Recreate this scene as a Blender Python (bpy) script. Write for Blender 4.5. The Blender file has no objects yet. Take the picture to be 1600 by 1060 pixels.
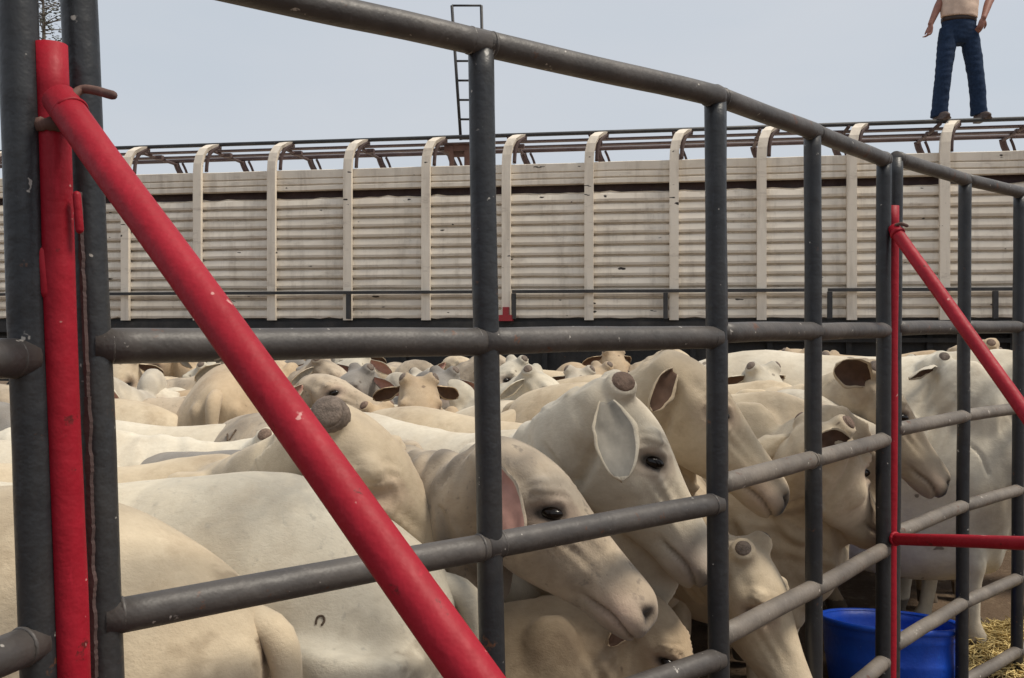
import bpy, bmesh, math, random
import numpy as np
from mathutils import Vector, Matrix, Quaternion, noise as mnoise

R = math.radians
SC = bpy.context.scene
COL = SC.collection
random.seed(7)

# ------------------------------------------------------------------ camera, world, sun, exposure
EYE = 1.6
FPX = 1385.0            # focal length in pixels of a 1600 px wide picture
cam_d = bpy.data.cameras.new("camera")
cam = bpy.data.objects.new("camera", cam_d); COL.objects.link(cam)
cam.location = (0, 0, EYE)
cam.rotation_euler = (R(90), 0, 0)
cam_d.sensor_width = 36.0
cam_d.lens = 36.0 * FPX / 1600.0
cam_d.shift_y = -24.0 / 1600.0
cam_d.clip_start = 0.05
cam_d.clip_end = 3000
SC.camera = cam

w = bpy.data.worlds.new("World"); SC.world = w; w.use_nodes = True
nt = w.node_tree; nt.nodes.clear()
def wn(t): return nt.nodes.new(t)
sky = wn('ShaderNodeTexSky'); sky.sky_type = 'NISHITA'; sky.sun_disc = False
SUN_EL, SUN_AZ = R(60), R(104)      # azimuth measured from +Y (behind the trailer) towards +X
sky.sun_elevation = SUN_EL; sky.sun_rotation = SUN_AZ; sky.dust_density = 4.0
bg1 = wn('ShaderNodeBackground'); bg1.inputs[1].default_value = 0.06
nt.links.new(sky.outputs[0], bg1.inputs[0])
tc = wn('ShaderNodeTexCoord'); mp = wn('ShaderNodeMapping'); mp.inputs['Scale'].default_value = (1, 1, 3.0)
nz = wn('ShaderNodeTexNoise'); nz.inputs['Scale'].default_value = 2.2; nz.inputs['Detail'].default_value = 4
rp = wn('ShaderNodeValToRGB')
rp.color_ramp.elements[0].position = 0.3; rp.color_ramp.elements[0].color = (0.565, 0.615, 0.675, 1)
rp.color_ramp.elements[1].position = 0.75; rp.color_ramp.elements[1].color = (0.635, 0.66, 0.70, 1)
nt.links.new(tc.outputs['Generated'], mp.inputs[0]); nt.links.new(mp.outputs[0], nz.inputs[0]); nt.links.new(nz.outputs[0], rp.inputs[0])
bg2 = wn('ShaderNodeBackground'); bg2.inputs[1].default_value = 0.45
nt.links.new(rp.outputs[0], bg2.inputs[0])
mxs = wn('ShaderNodeMixShader'); mxs.inputs[0].default_value = 0.9
wo = wn('ShaderNodeOutputWorld')
nt.links.new(bg1.outputs[0], mxs.inputs[1]); nt.links.new(bg2.outputs[0], mxs.inputs[2]); nt.links.new(mxs.outputs[0], wo.inputs[0])

sd = bpy.data.lights.new("sun", 'SUN'); sd.energy = 1.5; sd.angle = R(16); sd.color = (1.0, 0.92, 0.79)
so = bpy.data.objects.new("sun", sd); COL.objects.link(so)
sdir = Vector((math.cos(SUN_EL) * math.sin(SUN_AZ), math.cos(SUN_EL) * math.cos(SUN_AZ), math.sin(SUN_EL)))
so.rotation_euler = sdir.to_track_quat('Z', 'Y').to_euler(); so.location = (0, 0, 20)

SC.view_settings.view_transform = 'Standard'; SC.view_settings.look = 'None'
SC.view_settings.exposure = 1.2; SC.view_settings.gamma = 1.0; SC.view_settings.use_curve_mapping = False

def UP(px, py, d):
    return Vector(((px - 800.0) / FPX * d, d, EYE - (py - 506.0) / FPX * d))

# ------------------------------------------------------------------ tagging helpers
def tag(o, label=None, cat=None, group=None, kind=None):
    if label: o['label'] = label
    if cat: o['category'] = cat
    if group: o['group'] = group
    if kind: o['kind'] = kind
    return o
def empty(name, loc=(0, 0, 0), rz=0.0):
    o = bpy.data.objects.new(name, None); COL.objects.link(o)
    o.location = loc; o.rotation_euler = (0, 0, rz); o.empty_display_size = 0.2
    return o
def link_mesh(name, me, mats, parent=None):
    if not isinstance(mats, (list, tuple)): mats = [mats]
    o = bpy.data.objects.new(name, me); COL.objects.link(o)
    if len(me.materials) == 0:
        for m in mats: me.materials.append(m)
    if parent is not None: o.parent = parent
    return o
def copy_tree(o, parent=None):
    c = o.copy(); COL.objects.link(c)
    c.parent = parent
    for ch in list(o.children): copy_tree(ch, c)
    return c

class MB:
    """collects vertices and faces of one mesh"""
    def __init__(s): s.v = []; s.f = []; s.m = []; s.smooth = []
    def add(s, vs, fs, mi=0, smooth=True):
        b = len(s.v); s.v += [tuple(v) for v in vs]
        for f in fs:
            s.f.append(tuple(i + b for i in f)); s.m.append(mi); s.smooth.append(smooth)
    def box(s, c, size, rot=None, mi=0):
        hx, hy, hz = size[0] / 2, size[1] / 2, size[2] / 2
        vs = [Vector((x, y, z)) for x in (-hx, hx) for y in (-hy, hy) for z in (-hz, hz)]
        if rot is not None: vs = [rot @ v for v in vs]
        c = Vector(c)
        s.add([v + c for v in vs], [(0, 1, 3, 2), (4, 6, 7, 5), (0, 4, 5, 1), (2, 3, 7, 6), (0, 2, 6, 4), (1, 5, 7, 3)], mi, False)
    def loft(s, rings, mi=0, caps=True, smooth=True):
        n = len(rings[0]); vs = [p for r in rings for p in r]; fs = []
        for k in range(len(rings) - 1):
            for i in range(n):
                j = (i + 1) % n
                fs.append((k * n + i, k * n + j, (k + 1) * n + j, (k + 1) * n + i))
        if caps:
            fs.append(tuple(reversed(range(n)))); fs.append(tuple((len(rings) - 1) * n + i for i in range(n)))
        s.add(vs, fs, mi, smooth)
    def tube(s, pts, rad, n=16, sub=1, mi=0, round_ends=False, flat=1.0, latref=None):
        pts = [Vector(p) for p in pts]
        if not isinstance(rad, (list, tuple)): rad = [rad] * len(pts)
        P, Q = [], []
        m = len(pts)
        for k in range(m - 1):
            p0 = pts[max(k - 1, 0)]; p1 = pts[k]; p2 = pts[k + 1]; p3 = pts[min(k + 2, m - 1)]
            for q in range(sub):
                t = q / sub
                if sub > 1:
                    P.append(0.5 * ((2 * p1) + (p2 - p0) * t + (2 * p0 - 5 * p1 + 4 * p2 - p3) * t * t + (3 * p1 - p0 - 3 * p2 + p3) * t ** 3))
                else: P.append(p1.copy())
                tt = t * t * (3 - 2 * t)
                Q.append(rad[k] * (1 - tt) + rad[k + 1] * tt)
        P.append(pts[-1].copy()); Q.append(rad[-1])
        T = []
        for k in range(len(P)):
            a = P[min(k + 1, len(P) - 1)] - P[max(k - 1, 0)]; T.append(a.normalized())
        if round_ends:
            pre = []; post = []
            for a in (80, 55, 28):
                pre.append((P[0] - T[0] * Q[0] * math.sin(R(a)), Q[0] * math.cos(R(a)), T[0]))
            for a in (28, 55, 80):
                post.append((P[-1] + T[-1] * Q[-1] * math.sin(R(a)), Q[-1] * math.cos(R(a)), T[-1]))
            P = [x[0] for x in pre] + P + [x[0] for x in post]
            Q = [x[1] for x in pre] + Q + [x[1] for x in post]
            T = [x[2] for x in pre] + T + [x[2] for x in post]
        ref = Vector(latref) if latref is not None else (Vector((0, 0, 1)) if abs(T[0].z) < 0.9 else Vector((0, 1, 0)))
        u = (ref - T[0] * ref.dot(T[0])).normalized()
        rings = []
        for k in range(len(P)):
            u = (u - T[k] * u.dot(T[k])).normalized(); v = T[k].cross(u)
            rings.append([P[k] + (u * math.cos(2 * math.pi * i / n) + v * flat * math.sin(2 * math.pi * i / n)) * Q[k] for i in range(n)])
        s.loft(rings, mi)
    def ell(s, c, r, n=16, m=10, mi=0, rot=None):
        c = Vector(c); rings = []
        for k in range(1, m):
            a = math.pi * k / m
            ring = [Vector((r[0] * math.sin(a) * math.cos(2 * math.pi * i / n), r[1] * math.sin(a) * math.sin(2 * math.pi * i / n), -r[2] * math.cos(a))) for i in range(n)]
            if rot is not None: ring = [rot @ p for p in ring]
            rings.append([p + c for p in ring])
        s.loft(rings, mi)
    def mesh(s, name):
        me = bpy.data.meshes.new(name); me.from_pydata(s.v, [], s.f); me.update()
        me.polygons.foreach_set('material_index', s.m); me.polygons.foreach_set('use_smooth', s.smooth)
        return me
    def build(s, name, mats, parent=None):
        return link_mesh(name, s.mesh(name), mats, parent)

def remeshed(mb, voxel, smooth_iter, name):
    """unite overlapping closed shapes into one continuous skin"""
    me = mb.mesh(name + "_src"); o = bpy.data.objects.new(name + "_src", me); COL.objects.link(o)
    r = o.modifiers.new("r", 'REMESH'); r.mode = 'VOXEL'; r.voxel_size = voxel; r.use_smooth_shade = True
    if smooth_iter:
        sm = o.modifiers.new("s", 'SMOOTH'); sm.factor = 0.5; sm.iterations = smooth_iter
    dg = bpy.context.evaluated_depsgraph_get(); ev = o.evaluated_get(dg)
    out = bpy.data.meshes.new_from_object(ev)
    bpy.data.objects.remove(o); bpy.data.meshes.remove(me)
    out.name = name
    return out

# ------------------------------------------------------------------ materials
class NT:
    def __init__(s, name):
        s.m = bpy.data.materials.new(name); s.m.use_nodes = True; s.t = s.m.node_tree
        s.b = s.t.nodes['Principled BSDF']; s.tc = s.t.nodes.new('ShaderNodeTexCoord')
    def n(s, t): return s.t.nodes.new(t)
    def l(s, a, b): s.t.links.new(a, b)
    def noise(s, scale, detail=4, rough=0.55, coord='Object', stretch=None, dist=0.0):
        z = s.n('ShaderNodeTexNoise'); z.inputs['Scale'].default_value = scale; z.inputs['Detail'].default_value = detail
        z.inputs['Roughness'].default_value = rough; z.inputs['Distortion'].default_value = dist
        if stretch:
            mpn = s.n('ShaderNodeMapping'); mpn.inputs['Scale'].default_value = stretch
            s.l(s.tc.outputs[coord], mpn.inputs[0]); s.l(mpn.outputs[0], z.inputs[0])
        else: s.l(s.tc.outputs[coord], z.inputs[0])
        return z.outputs[0]
    def ramp(s, fac, a, b, ca=(0, 0, 0, 1), cb=(1, 1, 1, 1)):
        r = s.n('ShaderNodeValToRGB'); r.color_ramp.elements[0].position = a; r.color_ramp.elements[1].position = b
        r.color_ramp.elements[0].color = ca; r.color_ramp.elements[1].color = cb
        s.l(fac, r.inputs[0]); return r.outputs[0]
    def mix(s, fac, a, b, mode='MIX'):
        m = s.n('ShaderNodeMix'); m.data_type = 'RGBA'; m.blend_type = mode
        if isinstance(fac, float): m.inputs[0].default_value = fac
        else: s.l(fac, m.inputs[0])
        for k, x in ((6, a), (7, b)):
            if isinstance(x, tuple): m.inputs[k].default_value = (*x[:3], 1)
            else: s.l(x, m.inputs[k])
        return m.outputs[2]
    def math(s, op, a, b):
        m = s.n('ShaderNodeMath'); m.operation = op
        for k, x in ((0, a), (1, b)):
            if isinstance(x, (int, float)): m.inputs[k].default_value = x
            else: s.l(x, m.inputs[k])
        return m.outputs[0]
    def attr(s, name):
        a = s.n('ShaderNodeAttribute'); a.attribute_name = name; return a.outputs['Fac']
    def bump(s, h, strength, dist=0.01, prev=None):
        b = s.n('ShaderNodeBump'); b.inputs['Strength'].default_value = strength; b.inputs['Distance'].default_value = dist
        s.l(h, b.inputs['Height'])
        if prev is not None: s.l(prev, b.inputs['Normal'])
        return b.outputs[0]
    def done(s, col=None, rough=0.6, metal=0.0, normal=None, spec=0.5):
        if col is not None:
            if isinstance(col, tuple): s.b.inputs['Base Color'].default_value = (*col[:3], 1)
            else: s.l(col, s.b.inputs['Base Color'])
        if isinstance(rough, (int, float)): s.b.inputs['Roughness'].default_value = rough
        else: s.l(rough, s.b.inputs['Roughness'])
        s.b.inputs['Metallic'].default_value = metal; s.b.inputs['Specular IOR Level'].default_value = spec
        if normal is not None: s.l(normal, s.b.inputs['Normal'])
        return s.m

def paint_metal(name, base, alt, chip, rough=0.45, chip_at=0.70, rust=(0.10, 0.045, 0.025), rust_at=0.66, spec=0.5, dustc=(0.16, 0.14, 0.12)):
    t = NT(name)
    a = t.noise(7, 5); c = t.mix(t.ramp(a, 0.38, 0.66), base, alt)
    fine = t.noise(60, 3, 0.7); c = t.mix(t.math('MULTIPLY', t.ramp(fine, 0.35, 0.75), 0.35), c, tuple(x * 0.72 for x in base))
    dust = t.ramp(t.noise(3.2, 6, 0.65, stretch=(1, 1, 0.5)), 0.5, 0.8)
    c = t.mix(t.math('MULTIPLY', dust, 0.30), c, dustc)
    scuff = t.ramp(t.noise(26, 5, 0.75, stretch=(1.0, 1.0, 0.25), dist=0.8), 0.60, 0.70); c = t.mix(t.math('MULTIPLY', scuff, 0.42), c, tuple(min(0.5, x * 2.2 + 0.01) for x in base))
    rs = t.ramp(t.noise(16, 6, 0.7), rust_at, rust_at + 0.04); c = t.mix(rs, c, rust)
    ch = t.ramp(t.noise(34, 3, 0.6), chip_at, chip_at + 0.03); c = t.mix(ch, c, chip)
    nb = t.bump(t.noise(14, 4, 0.6), 0.45, 0.010); nb = t.bump(t.noise(150, 2), 0.12, 0.002, nb)
    rr = t.math('ADD', t.math('MULTIPLY', fine, 0.25), rough - 0.1)
    return t.done(c, rr, 0.0, nb, spec)

M = {}
M['pipe'] = paint_metal('dark grey pipe paint', (0.016, 0.018, 0.022), (0.026, 0.027, 0.029), (0.36, 0.34, 0.31), 0.40)
M['rail'] = paint_metal('grey rail paint', (0.052, 0.046, 0.043), (0.085, 0.074, 0.067), (0.40, 0.37, 0.33), 0.50, 0.69, rust_at=0.63)
M['raillight'] = paint_metal('worn pale rail paint', (0.115, 0.098, 0.083), (0.19, 0.162, 0.135), (0.45, 0.41, 0.36), 0.55, 0.69, rust_at=0.63, dustc=(0.30, 0.26, 0.21))
M['red'] = paint_metal('red brace paint', (0.29, 0.003, 0.014), (0.35, 0.007, 0.021), (0.50, 0.24, 0.22), 0.55, 0.715, (0.11, 0.010, 0.010), 0.645, 0.3, (0.30, 0.02, 0.03))
M['rust'] = paint_metal('rusty steel', (0.10, 0.052, 0.042), (0.15, 0.075, 0.055), (0.24, 0.13, 0.09), 0.8)
M['black'] = paint_metal('black steel', (0.022, 0.022, 0.024), (0.035, 0.033, 0.033), (0.12, 0.11, 0.10), 0.55)
M['belly'] = paint_metal('dark trailer underframe', (0.018, 0.019, 0.020), (0.028, 0.026, 0.025), (0.05, 0.04, 0.035), 0.7)
M['rustbrown'] = paint_metal('dark brown steel', (0.055, 0.030, 0.028), (0.085, 0.05, 0.045), (0.16, 0.11, 0.1), 0.7)

def trailer_paint(name, base, alt):
    t = NT(name)
    c = t.mix(t.ramp(t.noise(1.3, 5, 0.6), 0.35, 0.7), base, alt)
    streak = t.ramp(t.noise(9, 5, 0.65, stretch=(1, 1, 0.12)), 0.5, 0.78)
    c = t.mix(t.math('MULTIPLY', streak, 0.45), c, (0.24, 0.19, 0.14))
    sm = t.ramp(t.noise(4.5, 6, 0.7, stretch=(0.6, 1, 2.0)), 0.57, 0.75)
    c = t.mix(t.math('MULTIPLY', sm, 0.45), c, (0.19, 0.13, 0.09))
    sp = t.ramp(t.noise(6.5, 2, 0.45, stretch=(1, 1, 2.6)), 0.735, 0.75)
    c = t.mix(sp, c, (0.03, 0.022, 0.018))
    nb = t.bump(t.noise(11, 4, 0.6), 0.25, 0.01)
    return t.done(c, 0.6, 0.0, nb, 0.4)
M['cream'] = trailer_paint('cream trailer paint', (0.77, 0.70, 0.60), (0.69, 0.61, 0.50))
M['creampost'] = trailer_paint('cream post paint', (0.79, 0.71, 0.60), (0.71, 0.625, 0.515))

def coat(name, base, alt, grey, grey_at=0.6, dirt=0.35, freckle=0.0):
    t = NT(name)
    c = t.mix(t.ramp(t.noise(2.6, 5, 0.6), 0.35, 0.68), base, alt)
    g = t.ramp(t.noise(3.4, 7, 0.62, dist=0.6), grey_at, grey_at + 0.2); c = t.mix(t.math('MULTIPLY', g, 0.8), c, grey)
    g2 = t.ramp(t.noise(1.5, 5, 0.6, dist=0.4), 0.52, 0.72); c = t.mix(t.math('MULTIPLY', g2, 0.30), c, tuple(x * 0.8 for x in grey))
    d = t.ramp(t.noise(5.5, 6, 0.7), 0.52, 0.76); c = t.mix(t.math('MULTIPLY', d, min(1.0, dirt * 1.35)), c, (0.22, 0.135, 0.07))
    if freckle:
        fr = t.ramp(t.noise(38, 3, 0.6), 0.60, 0.72); c = t.mix(t.math('MULTIPLY', fr, freckle), c, grey)
    sp = t.ramp(t.noise(11, 2, 0.4), 0.755, 0.77); c = t.mix(t.math('MULTIPLY', sp, 0.75), c, (0.07, 0.045, 0.03))
    c = t.mix(t.math('MULTIPLY', t.attr('pink'), 0.75), c, (0.42, 0.26, 0.21))
    c = t.mix(t.math('MULTIPLY', t.attr('greymask'), 0.8), c, grey)
    c = t.mix(t.math('MULTIPLY', t.attr('stain'), 0.85), c, (0.085, 0.045, 0.02))
    c = t.mix(t.attr('dark'), c, (0.022, 0.017, 0.016))
    h1 = t.noise(46, 6, 0.7, stretch=(0.7, 1, 1)); hs = t.noise(260, 3, 0.6, stretch=(0.5, 1, 0.7))
    c = t.mix(t.math('MULTIPLY', t.ramp(h1, 0.35, 0.72), 0.30), c, tuple(x * 0.62 for x in alt))
    nb = t.bump(h1, 0.35, 0.006); nb = t.bump(hs, 0.3, 0.003, nb)
    m = t.done(c, 0.82, 0.0, nb, 0.25)
    t.b.inputs['Sheen Weight'].default_value = 0.12; t.b.inputs['Sheen Roughness'].default_value = 0.5
    return m
COAT = {
    'white': coat('white cattle coat', (0.69, 0.635, 0.525), (0.57, 0.49, 0.37), (0.30, 0.27, 0.235), 0.62, 0.28),
    'cream': coat('cream cattle coat', (0.63, 0.53, 0.385), (0.50, 0.395, 0.265), (0.26, 0.215, 0.17), 0.62, 0.38),
    'tan': coat('tan cattle coat', (0.52, 0.41, 0.28), (0.43, 0.31, 0.19), (0.32, 0.25, 0.18), 0.6, 0.4),
    'mottled': coat('mottled grey cattle coat', (0.66, 0.605, 0.49), (0.57, 0.495, 0.375), (0.35, 0.325, 0.275), 0.45, 0.2, 0.55),
    'brindle': coat('dappled brown grey cattle coat', (0.56, 0.47, 0.36), (0.43, 0.34, 0.24), (0.125, 0.108, 0.092), 0.50, 0.3, 0.6),
    'grey': coat('grey cattle coat', (0.30, 0.275, 0.24), (0.24, 0.215, 0.19), (0.16, 0.145, 0.13), 0.5, 0.25),
}
def simple(name, col, rough=0.6, spec=0.5, var=0.25, scale=20, bump=0.2):
    t = NT(name); c = t.mix(t.ramp(t.noise(scale, 4), 0.35, 0.7), col, tuple(x * (1 - var) for x in col))
    return t.done(c, rough, 0.0, t.bump(t.noise(scale * 3, 4), bump, 0.004), spec)
M['eye'] = simple('dark brown eye', (0.010, 0.006, 0.004), 0.2, 0.35, 0.2, 40, 0.0)
M['horn'] = simple('brown horn', (0.23, 0.155, 0.115), 0.7, 0.3, 0.5, 60, 0.8)
M['horngrey'] = simple('grey brown horn', (0.20, 0.155, 0.125), 0.7, 0.3, 0.5, 60, 0.8)
M['ear_pink'] = simple('pink ear skin', (0.44, 0.24, 0.19), 0.7, 0.3, 0.35, 18)
M['ear_brown'] = simple('dark ear skin', (0.10, 0.055, 0.035), 0.75, 0.3, 0.4, 18)
M['ear_grey'] = simple('grey ear skin', (0.34, 0.31, 0.26), 0.75, 0.3, 0.4, 14)
M['tailhair'] = simple('tail hair', (0.30, 0.22, 0.14), 0.85, 0.2, 0.6, 60, 0.8)
M['blue'] = paint_metal('scuffed blue plastic', (0.003, 0.058, 0.46), (0.004, 0.075, 0.50), (0.20, 0.30, 0.55), 0.42, 0.74, (0.10, 0.09, 0.10), 0.70, 0.4, (0.10, 0.12, 0.24))
M['blueplain'] = simple('blue plastic', (0.003, 0.060, 0.48), 0.4, 0.5, 0.25, 6, 0.08)
M['straw'] = simple('straw', (0.80, 0.62, 0.27), 0.75, 0.3, 0.45, 30)
M['denim'] = simple('dark blue denim', (0.022, 0.040, 0.082), 0.9, 0.15, 0.35, 40, 0.4)
M['shirt'] = simple('peach shirt', (0.66, 0.50, 0.40), 0.9, 0.15, 0.2, 14, 0.4)
M['skin'] = simple('skin', (0.30, 0.135, 0.10), 0.6, 0.35, 0.2, 20, 0.1)
M['leather'] = simple('dark belt leather', (0.035, 0.018, 0.012), 0.5, 0.4, 0.3, 40)
M['brand'] = simple('singed hide', (0.13, 0.095, 0.07), 0.9, 0.1, 0.5, 80)
M['boot'] = simple('pale boot leather', (0.09, 0.06, 0.05), 0.6, 0.4, 0.3, 30)
M['hair'] = simple('dark hair', (0.02, 0.014, 0.01), 0.6, 0.3, 0.4, 60)
M['tyre'] = simple('tyre rubber', (0.018, 0.018, 0.018), 0.8, 0.3, 0.3, 20)
M['rim'] = simple('steel rim', (0.32, 0.31, 0.30), 0.45, 0.5, 0.3, 20)
M['refl_w'] = simple('white reflector', (0.60, 0.52, 0.50), 0.3, 0.5, 0.1)
M['refl_r'] = simple('red reflector', (0.32, 0.012, 0.02), 0.3, 0.5, 0.1)
M['bark'] = simple('pale bark', (0.20, 0.17, 0.14), 0.9, 0.2, 0.4, 12, 0.6)
M['leaf'] = simple('dull leaves', (0.20, 0.21, 0.18), 0.7, 0.3, 0.5, 3)
def ground_mat():
    t = NT('trampled dirt')
    c = t.mix(t.ramp(t.noise(0.8, 8, 0.65), 0.35, 0.7), (0.15, 0.105, 0.07), (0.09, 0.06, 0.04))
    c = t.mix(t.ramp(t.noise(14, 5, 0.7), 0.55, 0.75), c, (0.24, 0.18, 0.12))
    return t.done(c, 0.95, 0, t.bump(t.noise(9, 8, 0.7), 0.7, 0.06), 0.2)
M['dirt'] = ground_mat()

# ------------------------------------------------------------------ ground
def ground():
    bm = bmesh.new(); n = 60
    xs = [(-1 if i < 0 else 1) * (abs(i) / 30) ** 3 * 900 for i in range(-30, 31)]
    vs = [[bm.verts.new((x, y + 6, 0.05 * (mnoise.noise(Vector((x * 0.8, y * 0.8, 0)))) - 0.03)) for x in xs] for y in xs]
    for a in range(n):
        for b in range(n): bm.faces.new((vs[a][b], vs[a][b + 1], vs[a + 1][b + 1], vs[a + 1][b]))
    me = bpy.data.meshes.new('ground'); bm.to_mesh(me); bm.free()
    o = link_mesh('ground', me, M['dirt']); o['kind'] = 'structure'
ground()

# ------------------------------------------------------------------ livestock trailer
def trailer():
    O = Vector((-4.924, 11.0, 0)); E = Vector((5.44, 9.42, 0))
    t = (E - O).normalized(); nrm = Vector((-t.y, t.x, 0))       # nrm points away from the camera
    rz = math.atan2(t.y, t.x)
    root = empty('livestock_trailer', O, rz)
    tag(root, 'long cream livestock trailer with ribbed slatted sides parked behind the cattle', 'trailer')
    # local frame: x along the side, y away from camera, z up
    p0 = 0.18; pitch = 0.949
    posts = [p0 + pitch * k for k in range(-3, 14)]
    x0, x1 = posts[0], posts[-1]
    D = 2.5; ZT = 3.44; ZB = 1.66
    # one ribbed panel per bay: the louvre profile swept along x
    prof = []
    z = ZB
    npitch = 12; ph = (3.100 - ZB) / npitch
    for k in range(npitch):
        zb = ZB + k * ph
        prof += [(0.012, zb), (-0.032, zb + 0.008), (-0.040, zb + ph * 0.30), (-0.027, zb + ph * 0.80), (0.014, zb + ph * 0.92)]
    prof.append((0.004, 3.100)); lower = prof
    upper = [(0.0, 3.190), (-0.026, 3.200), (-0.026, 3.245), (-0.002, 3.262), (-0.024, 3.272), (-0.024, 3.322), (-0.002, 3.338), (-0.022, 3.345), (-0.026, ZT - 0.006), (-0.015, ZT)]
    rnd = random.Random(3)
    for a, b in zip(posts[:-1], posts[1:]):
        mb = MB()
        nx = 9
        for P in (lower, upper):
            cols = []
            for i in range(nx):
                x = a + 0.002 + (b - a - 0.004) * i / (nx - 1)
                ring = []
                for (yy, zz) in P:
                    wv = 0.007 * mnoise.noise(Vector((x * 2.3, zz * 5.0, 1.7))) + 0.004 * mnoise.noise(Vector((x * 9, zz * 9, 4)))
                    zj = 0.006 * mnoise.noise(Vector((x * 1.7, zz * 3, 9)))
                    if zz <= ZB + 0.02: zj += 0.018 * mnoise.noise(Vector((x * 7, 3, 9)))
                    if zz >= 3.09 and zz < 3.11: zj += 0.030 * mnoise.noise(Vector((x * 5, 8, 2)))
                    ring.append(Vector((x, yy + wv, zz + zj)))
                for (yy, zz) in reversed(P): ring.append(Vector((x, 0.035, zz)))
                cols.append(ring)
            mb.loft(cols, 0, True, False)
        mb.build('slat_panel', M['cream'], root)
    for i, x in enumerate(posts):
        mb = MB()
        path = [(x, -0.055, ZB - 0.02), (x, -0.055, 2.5), (x, -0.055, 3.42), (x + 0.006, -0.052, 3.54), (x + 0.025, -0.04, 3.64), (x + 0.06, -0.01, 3.72), (x + 0.11, 0.04, 3.765), (x + 0.17, 0.10, 3.785)]
        rings = []
        for k, p in enumerate(path):
            p = Vector(p); q = Vector(path[min(k + 1, len(path) - 1)]) - Vector(path[max(k - 1, 0)])
            q.normalize(); nn = Vector((0, q.z, -q.y)) * -1
            hw = 0.051; th = 0.032
            rings.append([p + Vector((sx * hw, 0, 0)) + nn * sy * th for sx, sy in ((-1, -0.6), (-0.8, -1), (0.8, -1), (1, -0.6), (1, 1), (-1, 1))])
        mb.loft(rings, 0, True, False)
        mb.build('post', M['creampost'], root)
        mb = MB(); mb.tube([(x + 0.20, 0.10, 3.775), (x + 0.13, 0.03, 3.70), (x + 0.095, 0.0, 3.60), (x + 0.085, -0.01, 3.45)], 0.022, 8, 4); mb.build('post_brace', M['rustbrown'], root)
    # flat roof, far wall, floor, end walls: the box behind the slats
    mb = MB(); mb.box(((x0 + x1) / 2, D / 2, 3.39), (x1 - x0, D - 0.12, 0.05)); mb.build('roof', M['cream'], root)
    mb = MB(); mb.box(((x0 + x1) / 2, D, (ZB + ZT) / 2), (x1 - x0, 0.06, ZT - ZB)); mb.build('far_wall', M['cream'], root)
    mb = MB(); mb.box(((x0 + x1) / 2, D / 2, ZB - 0.04), (x1 - x0, D, 0.08)); mb.box(((x0 + x1) / 2, D / 2, 2.55), (x1 - x0 - 0.1, D - 0.2, 0.05)); mb.build('deck', M['belly'], root)
    mb = MB(); mb.box((x0 - 0.03, D / 2, (ZB + ZT) / 2), (0.06, D, ZT - ZB)); mb.build('end_wall', M['cream'], root)
    mb = MB(); mb.box((x1 + 0.03, D / 2, (ZB + ZT) / 2), (0.06, D, ZT - ZB)); mb.build('end_wall', M['cream'], root)
    # added dark sheet behind the slats, stands in for the shade inside the slot
    mb = MB(); mb.box(((x0 + x1) / 2, 0.12, 2.55), (x1 - x0 - 0.2, 0.02, 1.6)); mb.build('slot_shade_sheet', M['rustbrown'], root)
    # roof walkway: two long pipes, cross bows, drop brackets
    W = 1.05
    mb = MB(); mb.tube([(x0, 0.10, 3.80), (x1, 0.10, 3.80)], 0.024, 10); mb.build('walkway_rail', M['black'], root)
    mb = MB(); mb.tube([(x0, W, 3.80), (x1, W, 3.80)], 0.026, 10); mb.build('walkway_rail', M['rustbrown'], root)
    for yy in (0.42, 0.74):
        mb = MB(); mb.box(((x0 + x1) / 2, yy, 3.785), (x1 - x0, 0.09, 0.02)); mb.build('walkway_plank', M['rustbrown'], root)
    for x in posts:
        mb = MB()
        mb.tube([(x + 0.0, 0.08, 3.77), (x + 0.02, W * 0.5, 3.762), (x + 0.04, W, 3.755)], 0.02, 8)
        mb.box((x + 0.14, 0.10, 3.765), (0.15, 0.05, 0.045)); mb.box((x + 0.06, W * 0.55, 3.762), (0.12, 0.06, 0.05))
        mb.build('roof_bow', M['rustbrown'], root)
        mb = MB()
        mb.tube([(x + 0.04, W, 3.77), (x + 0.06, W + 0.015, 3.70), (x + 0.11, W + 0.03, 3.58), (x + 0.12, W + 0.04, 3.42)], 0.040, 8, 3)
        mb.tube([(x + 0.13, W, 3.77), (x + 0.17, W + 0.015, 3.68), (x + 0.20, W + 0.03, 3.56), (x + 0.20, W + 0.04, 3.42)], 0.016, 8, 3)
        mb.build('drop_bracket', M['rustbrown'], root)
    # side step rails standing proud of the panels
    def sx(px):
        k = (px - 800) / FPX; return (k * 11.0 + 4.924) / (t.x - k * t.y)
    for a, b, drops in ((-60, 778, (548,)), (803, 1262, (803, 1037)), (1290, 1790, (1290, 1545))):
        mb = MB(); xa, xb = sx(a), min(sx(b), x1)
        mb.box(((xa + xb) / 2, -0.13, 1.965), (xb - xa, 0.04, 0.035))
        for q in drops: mb.box((sx(q) + 0.018, -0.13, 1.80), (0.05, 0.04, 0.29))
        mb.build('step_rail', M['black'], root)
    # under-frame, belly and wheels
    mb = MB()
    mb.box(((x0 + x1) / 2, 0.0, 1.56), (x1 - x0, 0.10, 0.13)); mb.box(((x0 + x1) / 2, 0.22, 1.18), (x1 - x0 - 0.6, 0.06, 0.64))
    for k in range(18): mb.box((x0 + 0.4 + k * (x1 - x0 - 0.8) / 17, 0.16, 1.2), (0.06, 0.07, 0.6))
    mb.box(((x0 + x1) / 2, 0.10, 1.42), (x1 - x0 - 0.4, 0.05, 0.05))
    mb.box(((x0 + x1) / 2, D - 0.1, 1.2), (x1 - x0 - 0.6, 0.06, 0.8)); mb.build('underframe', M['belly'], root)
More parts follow.
